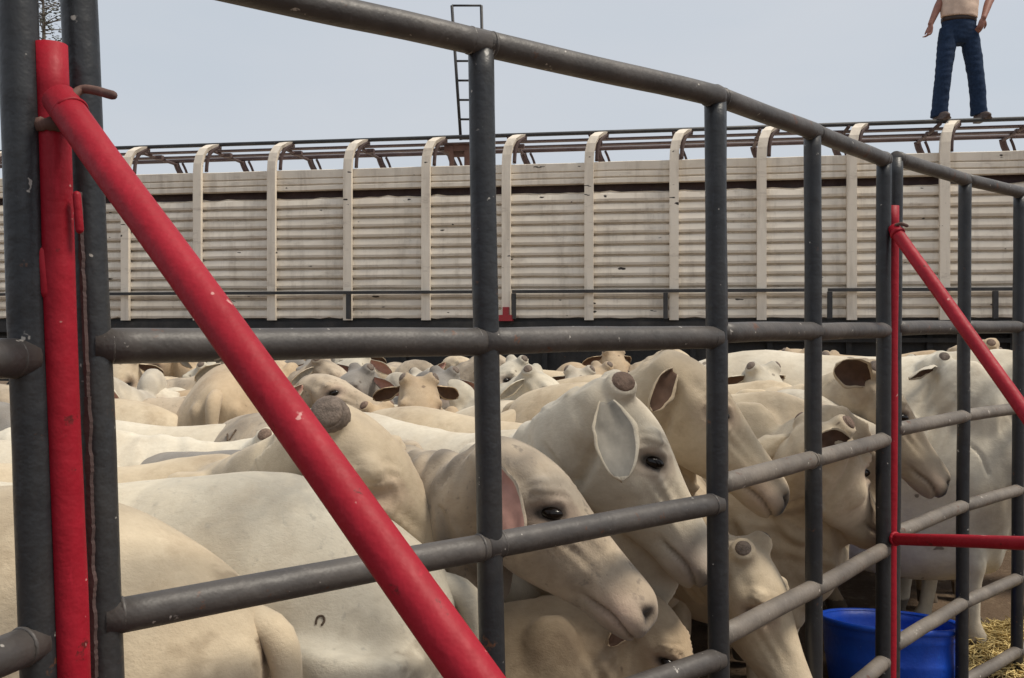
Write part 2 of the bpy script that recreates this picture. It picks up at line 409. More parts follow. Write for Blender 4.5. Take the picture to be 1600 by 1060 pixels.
    for i, x in enumerate((x0 + 1.6, x0 + 2.8, x1 - 2.9, x1 - 1.7)):
        mb = MB(); rings = []
        prof2 = [(0.30, -0.13), (0.47, -0.14), (0.51, -0.10), (0.52, 0.0), (0.51, 0.10), (0.47, 0.14), (0.30, 0.13)]
        for (rr, yy) in prof2: rings.append([Vector((x + rr * math.cos(2 * math.pi * k / 28), 0.03 + yy, 0.50 + rr * math.sin(2 * math.pi * k / 28))) for k in range(28)])
        mb.loft(rings); tw = mb.build('wheel', M['tyre'], root)
        mb = MB(); rings = []
        for (rr, yy) in ((0.30, -0.10), (0.29, -0.13), (0.24, -0.08), (0.12, -0.10), (0.10, -0.15), (0.02, -0.16)): rings.append([Vector((x + rr * math.cos(2 * math.pi * k / 28), 0.03 + yy, 0.50 + rr * math.sin(2 * math.pi * k / 28))) for k in range(28)])
        mb.loft(rings); mb.build('rim', M['rim'], tw)
    # reflective strip and red side lamp
    xr = sx(985); mb = MB(); mb.box((xr - 0.14, -0.066, 1.09), (0.27, 0.012, 0.062), mi=0); mb.box((xr + 0.125, -0.066, 1.09), (0.25, 0.012, 0.062), mi=1)
    mb.box((xr, -0.05, 1.09), (0.6, 0.02, 0.10), mi=2); mb.box((xr, 0.08, 1.09), (0.05, 0.25, 0.05), mi=2)
    mb.build('reflector_strip', [M['refl_w'], M['refl_r'], M['belly']], root)
    xr = sx(793); mb = MB(); mb.box((xr, -0.12, 1.665), (0.16, 0.06, 0.07)); mb.box((xr, -0.11, 1.74), (0.07, 0.05, 0.10)); mb.build('side_lamp', M['refl_r'], root)
    # rusty red frame on the roof under the ladder
    xr = sx(712); mb = MB()
    mb.box((xr - 0.02, 0.55, 3.745), (0.42, 0.30, 0.10)); mb.box((xr - 0.14, 0.42, 3.58), (0.05, 0.06, 0.36)); mb.box((xr + 0.10, 0.42, 3.55), (0.16, 0.06, 0.30)); mb.box((xr + 0.02, 0.46, 3.66), (0.38, 0.05, 0.05))
    mb.build('roof_hatch', M['rust'], root)
    return root, t, nrm, sx
TR, TT, TN, TSX = trailer()

# ------------------------------------------------------------------ ladder on the trailer roof
def ladder():
    O = Vector((-4.924, 11.0, 0))
    def at(px, y): return O + TT * TSX(px) + TN * y
    d = 11.15
    root = empty('ladder', UP(738, 216, d)); tag(root, 'thin dark metal ladder standing upright on the trailer roof', 'ladder')
    loc = root.location
    Lb, Lt_, Rb, Rt = UP(720, 219, d), UP(706, 9, d - 0.12), UP(757, 219, d), UP(752, 9, d - 0.12)
    for a, b in ((Lb, Lt_), (Rb, Rt)):
        mb = MB(); mb.tube([a - loc, b - loc], 0.019, 8); mb.build('side_rail', M['black'], root)
    for k in range(7):
        f = 0.01 + k * 0.145
        if k == 6: f = 1.0
        a = Lb.lerp(Lt_, f) - loc; b = Rb.lerp(Rt, f) - loc
        mb = MB(); mb.tube([a, b], 0.014, 8); mb.build('rung', M['black'], root)
ladder()

# ------------------------------------------------------------------ pipe fence panels
PR = 0.0255
def pipe(mb, a, b, r, n=20, sag=0.0015, seed=0.0):
    a, b = Vector(a), Vector(b); L = (b - a).length; k = max(4, int(L / 0.06)); t = (b - a) / L
    ref = Vector((0, 0, 1)) if abs(t.z) < 0.8 else Vector((1, 0, 0)); u = (ref - t * ref.dot(t)).normalized(); v = t.cross(u)
    rings = []
    for i in range(k + 1):
        c = a.lerp(b, i / k) + u * sag * mnoise.noise(Vector((i * 0.23, seed, 0.5))) * 2 + v * sag * mnoise.noise(Vector((i * 0.23, seed, 7.5))) * 2
        rr = r * (1 + 0.012 * mnoise.noise(Vector((i * 0.8, seed, 3))))
        rings.append([c + (u * math.cos(2 * math.pi * q / n) + v * math.sin(2 * math.pi * q / n)) * rr for q in range(n)])
    mb.loft(rings)
def bead(mb, c, axis, r, th=0.0045, seed=0):
    """lumpy weld bead round a pipe joint"""
    c = Vector(c); axis = Vector(axis).normalized(); ref = Vector((0, 0, 1)) if abs(axis.z) < 0.8 else Vector((1, 0, 0))
    u = (ref - axis * ref.dot(axis)).normalized(); v = axis.cross(u); rings = []
    for k in range(30):
        a = 2 * math.pi * k / 30; d = u * math.cos(a) + v * math.sin(a); j = 1 + 0.35 * mnoise.noise(Vector((k * 0.9, seed, 0)))
        cc = c + d * r
        rings.append([cc + d * math.cos(2 * math.pi * q / 6) * th * j + axis * math.sin(2 * math.pi * q / 6) * th * 1.6 * j for q in range(6)])
    rings.append(rings[0]); mb.loft(rings, 0, False)

def fence_panel(name, label, posts, rails, base, light=False):
    """posts: list of (top, bottom); rails: list of heights; rails run from the first to the last post"""
    root = empty(name, base); tag(root, label, 'fence', 'pipe fence sections of the cattle pen')
    b0 = Vector(base)
    for k, (tp, bt) in enumerate(posts):
        mb = MB(); pipe(mb, bt - b0, tp - b0, PR, 22, 0.001, k * 3.1 + base[0]); mb.build('post', M['pipe'], root)
    def on(k, z):
        tp, bt = posts[k]; f = (z - bt.z) / (tp.z - bt.z); return bt.lerp(tp, f)
    for i, z in enumerate(rails):
        mb = MB(); zz = z if isinstance(z, (list, tuple)) else [z] * len(posts)
        P = [on(k, zz[k]) for k in range(len(posts))]
        for k in range(len(P) - 1):
            a, b = P[k], P[k + 1]; d = (b - a).normalized(); off = Vector((0, -0.005, 0))
            s0 = a - (d * 0.012 if k else Vector((0, 0, 0))); 
            pipe(mb, s0 + off - b0, b + off + (d * 0.012 if k < len(P) - 2 else Vector((0, 0, 0))) - b0, PR * (1.02 if i != 1 else 1.06), 22, 0.0015, i * 2.3 + k + base[0])
        for k in range(len(P)):
            d = (P[min(k + 1, len(P) - 1)] - P[max(k - 1, 0)]).normalized()
            if k > 0: bead(mb, P[k] - d * (PR * 0.98) - b0 + Vector((0, -0.004, 0)), d, PR * 0.985, 0.0024, i + k)
            if k < len(P) - 1: bead(mb, P[k] + d * (PR * 0.98) - b0 + Vector((0, -0.004, 0)), d, PR * 0.985, 0.0024, i + k + 9)
        if i == 0:
            mb.ell(P[-1] - b0 + Vector((0, -0.004, 0.0)), (PR * 1.12, PR * 1.12, PR * 1.15), 14, 8)
        mb.build('rail', M['raillight'] if light and i > 1 else M['rail'], root)
    return root

def post(pt, pb, d, ztop):
    """a post through two picture points at depth d, cut at ztop, standing on the ground"""
    a = UP(*pt, d); b = UP(*pb, d); s = (a - b) / (a.z - b.z)
    return (b + s * (ztop - b.z), b + s * (0.02 - b.z))
pA = post((125, 0), (167, 1060), 1.315, 2.15)
pM = post((751, 75), (769, 1040), 1.74, 2.15)
pB = post((1117, 160), (1123, 1040), 2.15, 2.15)
fence_panel('pipe_fence', 'nearest wide dark pipe panel across the middle, crossed by the long red diagonal brace',
            [pA, pM, pB], [2.15, 1.566, 1.165, 0.79, 0.42, 0.10], (pM[1].x, pM[1].y, 0))
pB2 = post((1119.5, 150), (1123.5, 1040), 2.265, 2.18)
pC = post((1269.5, 208), (1272, 1000), 2.685, 2.185)
pD = post((1381, 252), (1380, 1000), 3.14, 2.18)
fence_panel('pipe_fence', 'narrow dark pipe panel between the paired posts and the small red upright',
            [pB2, pC, pD], [2.18, 1.577, 1.19, 0.80, 0.405, 0.09], (pC[1].x, pC[1].y, 0), True)
pE = post((1399, 245), (1395, 1000), 3.22, 2.20)
pF = post((1508, 285), (1503, 1000), 3.70, 2.20)
pG = post((1593, 303), (1589, 1000), 4.06, 2.19)
dG = (pG[1] - pF[1]); pH = (pG[0] + dG * 1.1, pG[1] + dG * 1.1)
fence_panel('pipe_fence', 'farthest dark pipe panel at the right edge behind the small red brace and the hay',
            [pE, pF, pG, pH], [2.20, 1.585, 1.215, 0.84, 0.435, 0.10], (pF[1].x, pF[1].y, 0), True)
pZ = post((27, 0), (64, 1060), 1.22, 2.15)
dZ = Vector((-0.30, -0.95, 0)).normalized()
pZ1 = (pZ[0] + dZ * 0.7, pZ[1] + dZ * 0.7); pZ2 = (pZ[0] + dZ * 1.4, pZ[1] + dZ * 1.4)
fence_panel('pipe_fence', 'dark pipe panel at the left edge with rails running off towards the viewer',
            [pZ2, pZ1, pZ], [2.15, 1.553, 1.165, 0.79, 0.42, 0.10], (pZ[1].x, pZ[1].y, 0))

# ------------------------------------------------------------------ red braces
def brace1():
    a = UP(78, 70, 1.235); b = UP(114, 1060, 1.235); s = (a - b) / (a.z - b.z); bot = b + s * (0.02 - b.z)
    root = empty('fence_brace', bot); tag(root, 'big red brace with a thick diagonal reaching down towards the viewer', 'fence brace', 'red braces holding up the pen')
    r = 0.0226
    mb = MB(); pipe(mb, Vector((0, 0, 0)), a - bot, r, 22, 0.001, 5)
    mb.build('upright', M['red'], root)
    p = UP(104, 168, 1.20); q = UP(742, 1060, 0.815); dd = q - p; end = p + dd * ((p.z - 0.03) / -dd.z)
    mb = MB(); pipe(mb, p - dd.normalized() * 0.02 - bot, end - bot, r * 1.02, 22, 0.0012, 9)
    bead(mb, p + dd.normalized() * 0.012 - bot, dd, r * 0.99, 0.0022, 3); mb.build('diagonal', M['red'], root)
    foot = Vector((end.x, end.y, 0.012)); mb = MB(); mb.box(foot - bot, (0.16, 0.16, 0.016)); mb.build('foot_plate', M['red'], root)
    m = p.lerp(end, 0.62); mb = MB(); pipe(mb, Vector((bot.x, bot.y, m.z)) + s * 0 - bot + Vector((0.0, 0, 0)) + (a - bot).normalized() * 0, m - bot, r * 0.95, 18); mb.build('cross_bar', M['red'], root)
    # bent rusty pin and the rusty strap round the upright
    mb = MB(); P = [UP(112, 152, 1.20), UP(128, 140, 1.215), UP(150, 142, 1.21), UP(168, 147, 1.20), UP(176, 149, 1.195)]
    mb.tube([x - bot for x in P], 0.0062, 10, 4, round_ends=True); mb.build('pin', M['rust'], root)
    c = a.lerp(bot, (a.z - UP(80, 200, 1.235).z) / (a.z - bot.z)); mb = MB(); bead(mb, c - bot, (a - bot), r * 1.03, 0.0065, 8); mb.build('strap', M['rust'], root)
    # chipped rusty edge strips welded between the upright and the posts
    mb = MB()
    for (xa, ya, xb, yb, ww) in ((123, 300, 136, 620, 0.003), (136, 620, 147, 1060, 0.005)):
        A = UP(xa, ya, 1.262); B = UP(xb, yb, 1.262); n = 90
        rings = []
        for k in range(n + 1):
            c2 = A.lerp(B, k / n); h = ww * (0.7 + 0.5 * mnoise.noise(Vector((k * 0.16, xa, 0))) + 0.35 * mnoise.noise(Vector((k * 0.6, xa, 5))))
            rings.append([c2 + Vector((-h, -0.003, 0)) - bot, c2 + Vector((h, -0.004 + 0.002 * mnoise.noise(Vector((k, 2, 2))), 0)) - bot, c2 + Vector((h, 0.006, 0)) - bot, c2 + Vector((-h, 0.006, 0)) - bot])
        mb.loft(rings, 0, True, False)
    mb.build('hinge_strip', M['rustbrown'], root)
    mb = MB(); A = UP(66, 395, 1.22) - bot; mb.tube([A, A + Vector((0.006, 0, -0.055))], 0.010, 10, round_ends=True); mb.build('hinge_lug', M['red'], root)
    mb = MB(); A = UP(120, 305, 1.225) - bot; mb.tube([A, A + Vector((0.004, 0, -0.048))], 0.0055, 10, round_ends=True); mb.build('hinge_lug', M['red'], root)
brace1()
def brace2():
    a = UP(1394, 322, 3.165); b = UP(1390, 1040, 3.165); s = (a - b) / (a.z - b.z); bot = b + s * (0.02 - b.z)
    root = empty('fence_brace', bot); tag(root, 'smaller red brace with upright, diagonal and level bar in front of the right panel', 'fence brace', 'red braces holding up the pen')
    r = 0.0226
    mb = MB(); pipe(mb, Vector((0, 0, 0)), a - bot, r, 20, 0.001, 2); mb.build('upright', M['red'], root)
    p = UP(1396, 356, 3.12); q = UP(1598, 640, 2.60); dd = q - p; end = p + dd * ((p.z - 0.03) / -dd.z)
    mb = MB(); pipe(mb, p - bot, end - bot, r * 0.95, 20, 0.001, 4); bead(mb, p + dd.normalized() * 0.03 - bot, dd, r * 0.95, 0.005, 1); mb.build('diagonal', M['red'], root)
    c = UP(1392, 842, 3.14); e = p + dd * ((p.z - 1.02) / -dd.z)
    mb = MB(); pipe(mb, c - bot, e - bot, r * 0.9, 20, 0.001, 6); bead(mb, c + (e - c).normalized() * 0.025 - bot, e - c, r * 0.9, 0.005, 4); mb.build('cross_bar', M['red'], root)
    mb = MB(); mb.box(Vector((end.x, end.y, 0.012)) - bot, (0.16, 0.16, 0.016)); mb.build('foot_plate', M['red'], root)
    mb = MB(); P = [UP(1400, 352, 3.10), UP(1408, 350, 3.09), UP(1417, 353, 3.08)]; mb.tube([x - bot for x in P], 0.006, 8, 3, round_ends=True); mb.build('pin', M['rust'], root)
brace2()

# ------------------------------------------------------------------ cattle
def ringp(c, lat, up, top, bot, wt, wm, wb, n=28, e=0.85):
    out = []
    for i in range(n):
        th = 2 * math.pi * i / n; cs, sn = math.cos(th), math.sin(th)
        f = (cs + 1) / 2
        Wd = wb * (2 * (f - 0.5) * (f - 1)) + wm * (-4 * f * (f - 1)) + wt * (2 * f * (f - 0.5))
        z = (top + bot) / 2 + (top - bot) / 2 * cs
        out.append(c + lat * Wd * math.copysign(abs(sn) ** e, sn) + up * z)
    return out
def crings(keys, sub):
    """interpolate lists of numbers smoothly"""
    K = np.array(keys, float); out = []
    for k in range(len(K) - 1):
        p0, p1, p2, p3 = K[max(k - 1, 0)], K[k], K[k + 1], K[min(k + 2, len(K) - 1)]
        for q in range(sub):
            t = q / sub
            out.append(0.5 * (2 * p1 + (p2 - p0) * t + (2 * p0 - 5 * p1 + 4 * p2 - p3) * t * t + (3 * p1 - p0 - 3 * p2 + p3) * t ** 3))
    out.append(K[-1]); return out

HEAD = [(-0.055, -0.03, -0.13, 0.05, 0.07, 0.05), (-0.03, -0.012, -0.15, 0.075, 0.088, 0.06), (0.0, 0.004, -0.175, 0.090, 0.098, 0.062), (0.06, 0.022, -0.20, 0.102, 0.110, 0.060),
        (0.13, 0.028, -0.232, 0.100, 0.112, 0.056), (0.19, 0.020, -0.240, 0.090, 0.102, 0.052), (0.26, 0.006, -0.222, 0.072, 0.086, 0.046),
        (0.33, -0.006, -0.194, 0.060, 0.073, 0.044), (0.39, -0.013, -0.174, 0.058, 0.071, 0.048), (0.44, -0.018, -0.164, 0.063, 0.077, 0.053),
        (0.480, -0.027, -0.158, 0.062, 0.075, 0.050), (0.508, -0.046, -0.147, 0.053, 0.063, 0.044), (0.522, -0.066, -0.125, 0.032, 0.038, 0.028)]

def make_cow(name, label, x, y, heading, poll, face, coat_key, scale=1.0, hs=1.0, roll=0.0, voxel=0.011, croup=0.0, fat=1.0,
             ears=None, ear_in='ear_pink', horn='horn', horn_r=0.030, stub=(1, 1), hump=0.0, group='cattle packed in the pen', eye_open=1.0, wrinkle=1.15, dewlap=1.0, nose_dark=1.35, greyface=0.0, tail_side=0.0, deep=0.06, smooth_more=0, neckgrey=0.0, stains=None, cat='cow'):
    """poll: world position of the top of the head; face: world direction from poll to nose"""
    root = empty(name, (x, y, 0), R(heading))
    if label: tag(root, label, cat, group)
    Rm = Matrix.Rotation(-R(heading), 3, 'Z')
    P = Rm @ (Vector(poll) - Vector((x, y, 0))); F = (Rm @ Vector(face)).normalized()
    lat0 = Vector((0, 1, 0)) if abs(F.y) < 0.9 else Vector((-1 if F.y > 0 else 1, 0, 0))
    # the head's left: level, square to the face, then rolled
    Lt = Vector((0, 0, 1)).cross(F)
    if Lt.length < 0.15: Lt = Vector((0, 1, 0)) - F * F.y
    Lt.normalize(); Lt = Matrix.Rotation(R(roll), 3, F) @ Lt; U = F.cross(Lt).normalized()
    F = (F * math.cos(R(6)) + U * math.sin(R(6))).normalized(); U = F.cross(Lt).normalized()   # so that the nose, not the skull line, meets the target
    X, Y, Z = Vector((1, 0, 0)), Vector((0, 1, 0)), Vector((0, 0, 1))
    mb = MB(); s = scale
    T = [(-0.835, 1.19 - croup, 0.90, 0.045, 0.075, 0.05), (-0.80, 1.235 - croup * 0.9, 0.80, 0.09, 0.145, 0.11), (-0.72, 1.275 - croup * 0.7, 0.68, 0.14, 0.215, 0.15), (-0.58, 1.312 - croup * 0.35, 0.61, 0.19, 0.258, 0.17),
         (-0.42, 1.33 - croup * 0.1, 0.60, 0.215, 0.268, 0.16), (-0.25, 1.318, 0.60, 0.185, 0.268, 0.17), (-0.02, 1.300, 0.565, 0.165, 0.288, 0.19),
         (0.20, 1.298, 0.545, 0.15, 0.285, 0.185), (0.38, 1.325 + hump * 0.3, 0.55, 0.125, 0.262, 0.17), (0.52, 1.335 + hump * 0.6, 0.58, 0.10, 0.235, 0.15), (0.64, 1.28 + hump * 0.2, 0.64, 0.09, 0.19, 0.12), (0.74, 1.18, 0.74, 0.07, 0.12, 0.08)]
    rings = [ringp(X * k[0] * s, Y, Z, k[1] * s, (k[2] - deep * min(1.0, max(0.0, (k[0] + 0.8) / 0.4)) * (1.0 if k[0] < 0.6 else 0.7)) * s, k[3] * s * fat, k[4] * s * fat, k[5] * s * fat, 40, 0.8) for k in crings(T, 4)]
    mb.loft(rings)
    for sd in (1, -1):
        mb.ell(Vector((-0.79, sd * 0.085 * fat, 1.12 - croup * 0.9)) * s, (0.05 * s, 0.04 * s, 0.06 * s))
        mb.ell(Vector((0.44, sd * 0.150 * fat, 1.05)) * s, (0.16 * s, 0.085 * s, 0.26 * s))
        mb.ell(Vector((0.58, sd * 0.14 * fat, 0.86)) * s, (0.12 * s, 0.085 * s, 0.15 * s))
        rl = [((-0.60, sd * 0.165, 0.98), 0.185), ((-0.57, sd * 0.18, 0.78), 0.145), ((-0.62, sd * 0.175, 0.60), 0.092), ((-0.72, sd * 0.165, 0.47), 0.056), ((-0.715, sd * 0.165, 0.38), 0.043), ((-0.68, sd * 0.165, 0.16), 0.038), ((-0.665, sd * 0.165, 0.10), 0.046), ((-0.635, sd * 0.165, 0.045), 0.055), ((-0.625, sd * 0.165, 0.0), 0.060)]
        mb.tube([Vector(p) * s for p, _ in rl], [q * s for _, q in rl], 18, 3, flat=0.75, latref=(1, 0, 0))
        fl = [((0.47, sd * 0.155, 0.86), 0.13), ((0.46, sd * 0.165, 0.66), 0.085), ((0.465, sd * 0.16, 0.50), 0.057), ((0.475, sd * 0.155, 0.40), 0.054), ((0.47, sd * 0.155, 0.32), 0.040), ((0.47, sd * 0.155, 0.16), 0.036), ((0.48, sd * 0.155, 0.10), 0.045), ((0.50, sd * 0.155, 0.045), 0.055), ((0.51, sd * 0.155, 0.0), 0.060)]
        mb.tube([Vector(p) * s for p, _ in fl], [q * s for _, q in fl], 18, 3, flat=0.85, latref=(1, 0, 0))
    # neck: a bezier from the shoulder to the back of the skull
    S = Vector((0.50, 0, 1.02)) * s; N = P + (F * 0.035 - U * 0.105) * hs
    nd = (F * 0.35 + U * 0.9); Ld = (N - S).length
    toward = (N - S).normalized()
    c1 = S + (Vector((0.75, 0, 0.25)).normalized() * 0.55 + toward * 0.45) * Ld * 0.38
    c2 = N - (nd.normalized() * 0.45 + toward * 0.55).normalized() * Ld * 0.30
    rings = []; n = 16
    for k in range(n + 1):
        t = k / n; q = 1 - t
        c = S * q ** 3 + c1 * 3 * q * q * t + c2 * 3 * q * t * t + N * t ** 3
        tg = ((c1 - S) * q * q + (c2 - c1) * 2 * q * t + (N - c2) * t * t).normalized()
        la = (Y * q + Lt * t); la = (la - tg * la.dot(tg)).normalized(); up = tg.cross(la)
        tt = t * t * (3 - 2 * t)
        top = (0.27 * (1 - tt) + 0.105 * tt) * (s * q + hs * t); bo = -(0.34 * (1 - tt) + 0.125 * tt) * (s * q + hs * t) - 0.05 * dewlap * math.sin(math.pi * t) * s
        wm = (0.20 * (1 - tt) + 0.098 * tt) * (s * q + hs * t) * (0.5 + 0.5 * fat)
        rings.append(ringp(c, la, up, top, bo, wm * 0.72, wm, wm * (0.38 if dewlap < 2 else 0.24), 32, 0.9))
    mb.loft(rings)
    if hump > 0: mb.ell(Vector((0.47, 0, 1.30 + hump * 0.55)) * s, (0.17 * s, 0.085 * s, (0.10 + hump) * s))
    # head
    hr = [ringp(P + F * k[0] * hs, Lt, U, k[1] * hs, k[2] * hs, k[3] * hs, k[4] * hs, k[5] * hs, 36, 0.78) for k in crings(HEAD, 4)]
    mb.loft(hr)
    def H(a, b, c): return P + (F * a + Lt * b + U * c) * hs
    for sd in (1, -1):
        mb.ell(H(0.135, sd * 0.085, -0.015), (0.030 * hs,) * 3, 12, 8)          # brow
        mb.ell(H(0.17, sd * 0.052, -0.13), (0.075 * hs, 0.038 * hs, 0.07 * hs), 14, 9)  # cheek
        mb.ell(H(0.472, sd * 0.040, -0.062), (0.028 * hs,) * 3, 12, 8)          # nostril wing
        if stub[0 if sd > 0 else 1]: mb.tube([H(0.0, sd * 0.05, -0.02), H(-0.02, sd * 0.088, 0.004)], [0.045 * hs, 0.040 * hs], 14, 1)
    mb.ell(H(0.445, 0, -0.128), (0.045 * hs, 0.045 * hs, 0.024 * hs))              # chin
    me = remeshed(mb, voxel, int(10 * (0.011 / voxel) ** 2) + smooth_more, 'body')
    nv = len(me.vertices); co = np.empty(nv * 3); me.vertices.foreach_get('co', co); co = co.reshape(-1, 3)
    no = np.empty(nv * 3); me.vertices.foreach_get('normal', no); no = no.reshape(-1, 3)
    B = np.array([list(F), list(Lt), list(U)]); q = (co - np.array(list(P))) @ B.T / hs
    qs, ql, qu = q[:, 0], np.abs(q[:, 1]), q[:, 2]
    def G(c, r): return np.exp(-(((qs - c[0]) / r[0]) ** 2 + ((ql - c[1]) / r[1]) ** 2 + ((qu - c[2]) / r[2]) ** 2))
    d = np.zeros(nv)
    eyec = (0.185, 0.100, -0.044)
    es = (qs - eyec[0]) * 0.79 + (qu - eyec[2]) * 0.61; eu = -(qs - eyec[0]) * 0.61 + (qu - eyec[2]) * 0.79
    def GE(a, b, ra, rb): return np.exp(-(((es - a) / ra) ** 2 + ((eu - b) / rb) ** 2)) * (ql > 0.045)
    d -= 0.012 * GE(0, 0, 0.034, 0.020); d += 0.009 * GE(-0.002, 0.026, 0.040, 0.009); d += 0.005 * GE(0.0, -0.026, 0.034, 0.009); d += 0.004 * GE(0.0, 0.050, 0.045, 0.010)
    d -= 0.026 * G((0.506, 0.036, -0.062), (0.014, 0.018, 0.018)); d -= 0.014 * G((0.488, 0.054, -0.056), (0.018, 0.016, 0.010)); d += 0.006 * G((0.475, 0.058, -0.085), (0.02, 0.02, 0.015))
    inm = (qs > 0.345) & (qs < 0.55); mz = -0.124 + 0.008 * np.cos((qs - 0.45) * 34)
    d -= np.where(inm, 0.012 * np.exp(-((qu - mz) / 0.0065) ** 2) * np.clip((qs - 0.345) / 0.05, 0, 1), 0)
    d -= 0.010 * G((0.29, 0.075, -0.07), (0.06, 0.03, 0.03)); d += 0.006 * G((0.24, 0.08, -0.055), (0.07, 0.04, 0.010))
    jl = np.abs((qs - 0.045) - (-0.075 - qu) * 0.60) / 1.17
    d -= 0.015 * np.exp(-(jl / 0.014) ** 2) * (qu < -0.06) * (qu > -0.26) * (ql > 0.02) * np.clip((-0.06 - qu) / 0.04, 0, 1)
    d -= 0.009 * G((0.435, 0.06, -0.055), (0.028, 0.03, 0.035)); d += 0.007 * G((0.47, 0.03, -0.105), (0.03, 0.05, 0.016)); d += 0.006 * G((0.43, 0.02, -0.150), (0.04, 0.04, 0.02)); d -= 0.006 * G((0.36, 0.06, -0.150), (0.03, 0.03, 0.03))
    d -= 0.010 * G((0.085, 0.095, -0.035), (0.035, 0.03, 0.022)); d += 0.005 * G((0.27, 0.07, -0.085), (0.10, 0.03, 0.009)); d -= 0.006 * G((0.30, 0.06, -0.035), (0.07, 0.03, 0.014))
    d *= hs
    # loose skin folds and uneven muscle
    nz1 = np.empty(nv); nz2 = np.empty(nv); hd = ((qs > -0.06) & (qs < 0.54) & (ql < 0.16) & (qu > -0.24) & (qu < 0.08))
    so_ = Vector((x * 3.1, y * 2.7, heading * 0.1))
    for i in range(nv):
        v = Vector(co[i]); nz1[i] = mnoise.noise(v * 3.2 + so_); nz2[i] = mnoise.noise(Vector((v.x * 17, v.y * 17, v.z * 5)) + so_)
    neckm = np.clip((co[:, 0] - 0.45 * s) / (0.25 * s), 0, 1) * (~hd)
    d += nz1 * np.where(hd, 0.002, 0.010) * s
    d += nz2 * (0.0022 + 0.0095 * neckm * wrinkle) * np.where(hd, 0.5, 1.0) * s
    Sn = np.array(list(S)); Nn_ = np.array(list(N)); dl = Nn_ - Sn; tn = ((co - Sn) @ dl) / (dl @ dl)
    prj = Sn + tn[:, None] * dl; below = np.clip((prj[:, 2] - co[:, 2]) / (0.16 * s), -0.3, 1)
    fold = np.clip((tn - 0.15) / 0.2, 0, 1) * np.clip((1.05 - tn) / 0.12, 0, 1) * (~hd) * (np.linalg.norm(co - prj, axis=1) < 0.45 * s)
    d += fold * wrinkle * 0.0075 * s * (0.35 + 0.65 * below) * np.sin(tn * Ld / (0.062 * s) * 2 * math.pi + nz1 * 5 + below * 2.2)
    ribs = np.exp(-((co[:, 0] / s - 0.05) / 0.26) ** 2) * np.exp(-((co[:, 2] / s - 0.95) / 0.2) ** 2)
    d += 0.0028 * ribs * np.sin(co[:, 0] / s * 2 * math.pi / 0.085)
    # curved wrinkles over the eye
    er = np.sqrt((qs - 0.185) ** 2 + ((qu + 0.05) * 1.2) ** 2); d += np.where((ql > 0.03) & (qu > -0.06) & (er < 0.12) & (er > 0.035), 0.0036 * wrinkle * np.sin(er * 2 * math.pi / 0.022 + nz1 * 3) * (1 - er / 0.12), 0)
    co2 = co + no * d[:, None]
    me.vertices.foreach_set('co', co2.ravel()); me.update()
    dark = np.clip(1.2 * np.exp(-(((qs - 0.525) / 0.028) ** 2 + ((qu + 0.078) / 0.040) ** 2)), 0, 1) * (qs > 0.46) * nose_dark
    dark = np.maximum(dark, np.clip(1.7 * G((0.503, 0.042, -0.060), (0.024, 0.022, 0.022)), 0, 1))
    dark = np.maximum(dark, np.clip(1.9 * GE(0, 0, 0.034, 0.017), 0, 1) * (1.0 if eye_open > 0.3 else 0.12))
    dark = np.maximum(dark, np.where(inm & hd, 0.55 * np.exp(-((qu - mz) / 0.005) ** 2) * np.clip((qs - 0.345) / 0.05, 0, 1), 0))
    dark = np.where(hd, dark, 0); dark = np.maximum(dark, (co[:, 2] < 0.075 * s) * 0.8)
    pink = np.where(hd, np.clip(G((0.45, 0.04, -0.10), (0.06, 0.09, 0.05)) * 0.8 + 0.7 * GE(0, 0, 0.06, 0.036), 0, 1), 0)
    gm = np.where(hd, np.clip((nz2 * 0.7 + 0.55), 0, 1) * greyface, 0)
    gm = np.maximum(gm, np.where(hd, np.clip(1 - (qs - 0.05) / 0.12, 0, 1), np.clip((co[:, 0] - 0.35 * s) / (0.2 * s), 0, 1)) * neckgrey * np.clip(0.68 + nz2 * 1.2 + nz1 * 0.6, 0, 1))
    gm = np.maximum(gm, np.where(hd, np.clip((qs - 0.36) / 0.10, 0, 1) * 0.42 * min(1.0, nose_dark) * np.clip(0.7 + nz2, 0, 1), 0))
    stn = np.zeros(nv)
    if stains:
        Mw = np.array(Matrix.Rotation(R(heading), 3, 'Z')); cw = co2 @ Mw.T + np.array([x, y, 0]) - np.array([0, 0, EYE])
        for (sx_, sy_, rp_, st_) in stains:
            dist = np.hypot(cw[:, 0] / cw[:, 1] * FPX + 800 - sx_, 506 - cw[:, 2] / cw[:, 1] * FPX - sy_)
            w_ = np.array([mnoise.noise(Vector(v_) * 38) for v_ in co2[dist < rp_ * 1.6]]) if (dist < rp_ * 1.6).any() else np.zeros(0)
            a_ = np.zeros(nv); a_[dist < rp_ * 1.6] = np.clip((1.25 - dist[dist < rp_ * 1.6] / rp_ + w_ * 1.6) * 1.6, 0, 1) * st_
            stn = np.maximum(stn, a_)
    for nm, arr in (('dark', dark), ('pink', pink), ('greymask', gm), ('stain', stn)):
        at = me.attributes.new(nm, 'FLOAT', 'POINT'); at.data.foreach_set('value', arr.astype(np.float32))
    link_mesh('body', me, COAT[coat_key], root)
    # eyes
    for sd in ((1, -1) if eye_open > 0.3 else (1,)):
        e = MB(); ax = Matrix((F * 0.79 + U * 0.61, Lt, U * 0.79 - F * 0.61)).transposed(); e.ell(H(0.185, sd * 0.079, -0.044), (0.030 * hs, 0.018 * hs, 0.0155 * hs * eye_open), 18, 12, rot=ax)
        e.build('eye', M['eye'], root)
